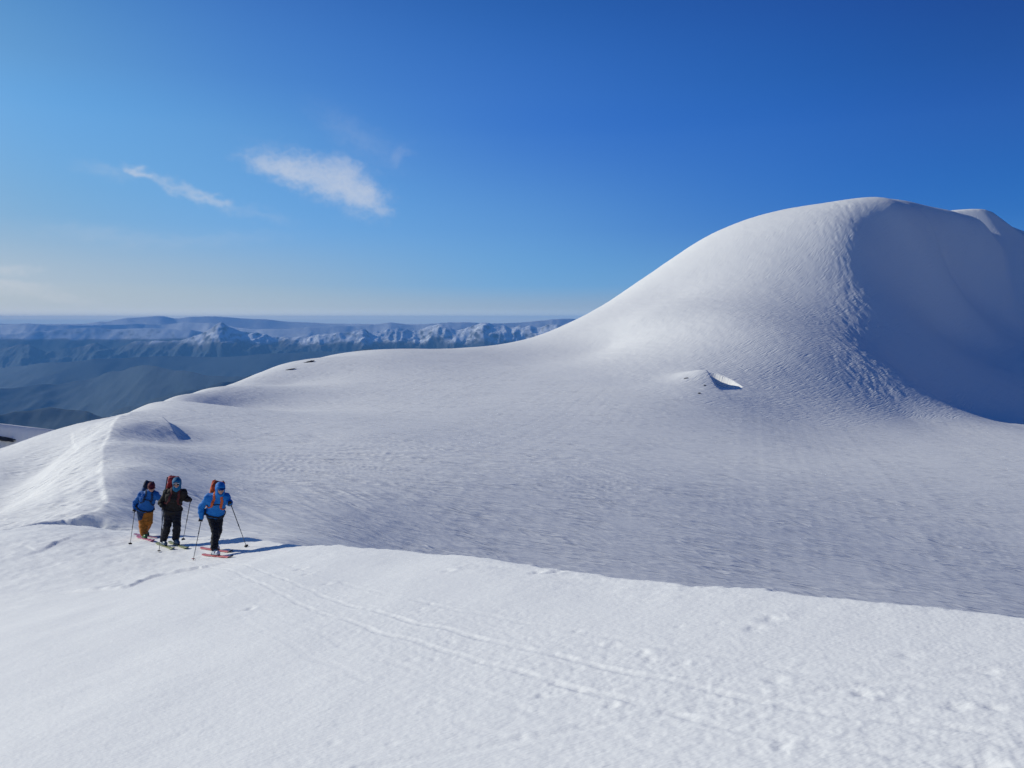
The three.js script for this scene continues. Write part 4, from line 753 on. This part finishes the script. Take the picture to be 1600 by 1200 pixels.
    const st = []; for (let i = 0; i <= 12; i++) st.push(onto(off(j.neck, mix(-0.105, 0.105, i / 12), -0.12, 0.22), 0.014));
    part(bp, 'chest_strap', band(st.map((p) => org(p[0])), st.map((p) => p[1]), 0.022, 0.008), M.strap);
    for (const q of [-1, 1]) { const L2 = []; for (let i = 0; i <= 10; i++) { const t = i / 10; L2.push(V().addScaledVector(right, q * b.wide * 0.28).addScaledVector(up, mix(ly + b.lid * 0.3, -b.tall * 0.3, t)).addScaledVector(fwd, -(b.deep / 2 + 0.016))); } part(bp, 'compression_strap', band(L2, L2.map(() => fwd.clone().negate()), 0.02, 0.006), M.strap); }
    if (b.wands) { const a = V().addScaledVector(right, b.wide * 0.53).addScaledVector(up, -0.2).addScaledVector(fwd, -0.02), e = a.clone().addScaledVector(up, 0.55); part(bp, 'probe_sleeve', rod(a, e, 0.016, 0.014, 8), M.strap); }
  }
  return { g, j, up, fwd, right };
}
const G = (px, py) => { const f = foot(px, py); return V(f[0], terrain(f[0], f[1]), -f[1]); };
const handAt = (base, p) => { const q = spot(p[0], p[1], -base.z - p[2]); return V(q[0], q[1], -q[2]); };

{
  // the nearest of the three: bright blue jacket, orange pack, coral skis
  const deck = plain(0.5, 0.095, 0.10, 0.4), tip = plain(0.02, 0.02, 0.03, 0.4);
  const skiR = ski([316.5, 867.6], [365, 873.2], 1.66, -0.05, { deck, tip, label: 'coral red ski with dark tip, nearer the camera, of the leading blue skier' });
  const skiL = ski([314.5, 857.5], [363.5, 864.6], 1.66, -0.03, { deck, tip, label: 'coral red ski of the leading blue skier, the one farther from the camera' });
  const base = skiR.boot.clone().lerp(skiL.boot, 0.5), haR = [314.8, 811.5, 0.16], haL = [360.3, 786.5, 0.42];
  const poleR = pole(handAt(base, haR), [301.5, 877.5], { above: 0.36, basket: M.redBasket, label: 'ski pole planted left of the leading skier, held low on its shaft' });
  const poleL = pole(handAt(base, haL), [386, 855], { above: 0.05, label: 'ski pole planted to the right of the leading skier in blue' });
  skier({
    base, skiR, skiL, poleR, poleL, seed: 3, girth: 1.02, face: V(0.30, 0, 0.95).normalize(), look: V(0.5, -0.22, 0.84),
    label: 'leading skier in bright blue hooded jacket and black trousers, bent forward over two poles',
    j: { head: [344.6, 763.5, 0.40], neck: [341.5, 774.5, 0.27], pelvis: [336, 802, 0.0], shR: [326.5, 777, 0.23], shL: [353.2, 776.5, 0.27], elR: [314.6, 792, 0.16], elL: [358, 785, 0.25], haR, haL, hipR: [330.5, 805, 0.02], hipL: [342, 805, -0.02], knR: [336.5, 831, 0.2], knL: [341.5, 829, 0.08] },
    jacket: cloth(0.006, 0.15, 0.46, 0.7), trousers: cloth(0.012, 0.012, 0.016), hood: cloth(0.007, 0.16, 0.48, 0.7), visor: cloth(0.01, 0.06, 0.2), bootR: plain(0.55, 0.58, 0.62, 0.45), bootL: plain(0.5, 0.53, 0.57, 0.45),
    pack: { label: 'orange backpack with matching straps on the leading skier in bright blue', wide: 0.33, tall: 0.50, deep: 0.22, lid: 0.14, rise: 0.07, shift: 0.06, mat: cloth(0.52, 0.095, 0.022), lidMat: cloth(0.42, 0.06, 0.02), strap: cloth(0.5, 0.10, 0.03) },
  });
}
{
  // the middle one: dark jacket, teal hood, dark red pack, olive skis
  const deck = plain(0.20, 0.215, 0.07, 0.45), tip = plain(0.30, 0.33, 0.15, 0.45);
  const skiR = ski([243.7, 849.4], [274.5, 861.0], 1.72, -0.05, { deck, tip, label: 'olive green ski under the right boot of the dark jacketed skier' });
  const skiL = ski([263, 848.0], [296.5, 859.4], 1.72, -0.09, { deck, tip, label: 'olive green ski under the left boot of the dark jacketed skier' });
  const base = skiR.boot.clone().lerp(skiL.boot, 0.5), haR = [256.3, 793, 0.2], haL = [298.0, 781.3, 0.12];
  const poleR = pole(handAt(base, haR), [248.2, 863.5], { above: 0.05, label: 'ski pole planted left of the dark jacketed skier, in front of him' });
  const poleL = pole(handAt(base, haL), [286, 843.3], { above: 0.05, label: 'ski pole in the outstretched hand of the dark jacketed skier' });
  skier({
    base, skiR, skiL, poleR, poleL, seed: 9, girth: 1.12, baggy: 0.012, hem: -0.06, face: V(0.30, 0, 0.95).normalize(), look: V(0.22, -0.12, 0.95),
    label: 'middle skier in dark jacket and trousers with teal hood and sunglasses',
    j: { head: [276.4, 755.0, 0.2], neck: [274.2, 767.5, 0.12], pelvis: [269.5, 797, 0], shR: [261.3, 769.5, 0.06], shL: [286.6, 769.5, 0.08], elR: [251.3, 785.5, 0.08], elL: [291, 779, 0.02], haR, haL, hipR: [264.2, 801, 0.02], hipL: [275.2, 801, 0], knR: [261.5, 821.5, 0.12], knL: [276.6, 821, 0.12] },
    jacket: cloth(0.015, 0.0125, 0.011), trousers: cloth(0.012, 0.012, 0.017), hood: cloth(0.014, 0.12, 0.24), collar: cloth(0.02, 0.15, 0.32), glasses: true, glove: cloth(0.03, 0.02, 0.018), bootR: plain(0.07, 0.12, 0.17, 0.5), bootL: plain(0.07, 0.12, 0.17, 0.5), gaiter: cloth(0.28, 0.09, 0.045),
    pack: { label: 'tall dark red backpack behind the middle skier in the dark jacket', wide: 0.30, tall: 0.50, deep: 0.24, lid: 0.17, rise: 0.14, shift: 0.11, mat: cloth(0.25, 0.022, 0.028), lidMat: cloth(0.30, 0.03, 0.035), strap: cloth(0.09, 0.02, 0.02), wands: true },
  });
}
{
  // the last one: royal blue jacket, orange trousers, maroon cap, pink skis
  const deck = plain(0.42, 0.09, 0.17, 0.45), tip = plain(0.42, 0.12, 0.22, 0.45);
  const skiR = ski([216.5, 840.6], [239.5, 846.8], 1.68, -0.06, { deck, tip, label: 'pink ski of the skier in orange trousers, the one nearer the camera' });
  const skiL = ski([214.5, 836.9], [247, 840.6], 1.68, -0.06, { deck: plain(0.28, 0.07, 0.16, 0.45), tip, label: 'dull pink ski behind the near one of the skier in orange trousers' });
  const base = skiR.boot.clone().lerp(skiL.boot, 0.5), haR = [210.8, 797, 0.12], haL = [253.5, 782.5, 0.05];
  const poleR = pole(handAt(base, haR), [203.2, 850.5], { above: 0.05, label: 'ski pole farthest left, held by the skier in orange trousers' });
  const poleL = pole(handAt(base, haL), [253.2, 843.5], { above: 0.05, label: 'ski pole half hidden behind the middle skier, held by the last skier' });
  skier({
    base, skiR, skiL, poleR, poleL, seed: 17, girth: 1.1, baggy: 0.03, face: V(0.36, 0, 0.93).normalize(), look: V(0.3, -0.32, 0.9),
    label: 'last skier in royal blue jacket, orange trousers and maroon cap',
    j: { head: [237, 761.5, 0.32], neck: [234, 770.2, 0.2], pelvis: [227, 794.5, 0], shR: [221.5, 772.5, 0.14], shL: [243, 772.5, 0.2], elR: [212.2, 784.5, 0.04], elL: [248.6, 777.2, 0.1], haR, haL, hipR: [222.6, 797, 0.02], hipL: [231.6, 797, -0.02], knR: [223.6, 815.5, 0.12], knL: [232.0, 815, 0.1] },
    jacket: cloth(0.005, 0.095, 0.33, 0.7), trousers: cloth(0.42, 0.145, 0.018), patch: cloth(0.03, 0.055, 0.11), cap: cloth(0.09, 0.012, 0.022), bootR: plain(0.045, 0.20, 0.05, 0.45), bootL: plain(0.02, 0.10, 0.045, 0.45),
    pack: { label: 'navy blue backpack on the last skier in royal blue', wide: 0.32, tall: 0.46, deep: 0.24, lid: 0.15, rise: 0.06, shift: 0.08, mat: cloth(0.018, 0.055, 0.15), lidMat: cloth(0.012, 0.02, 0.045), strap: cloth(0.012, 0.03, 0.08) },
  });
}

renderer.render(scene, camera);
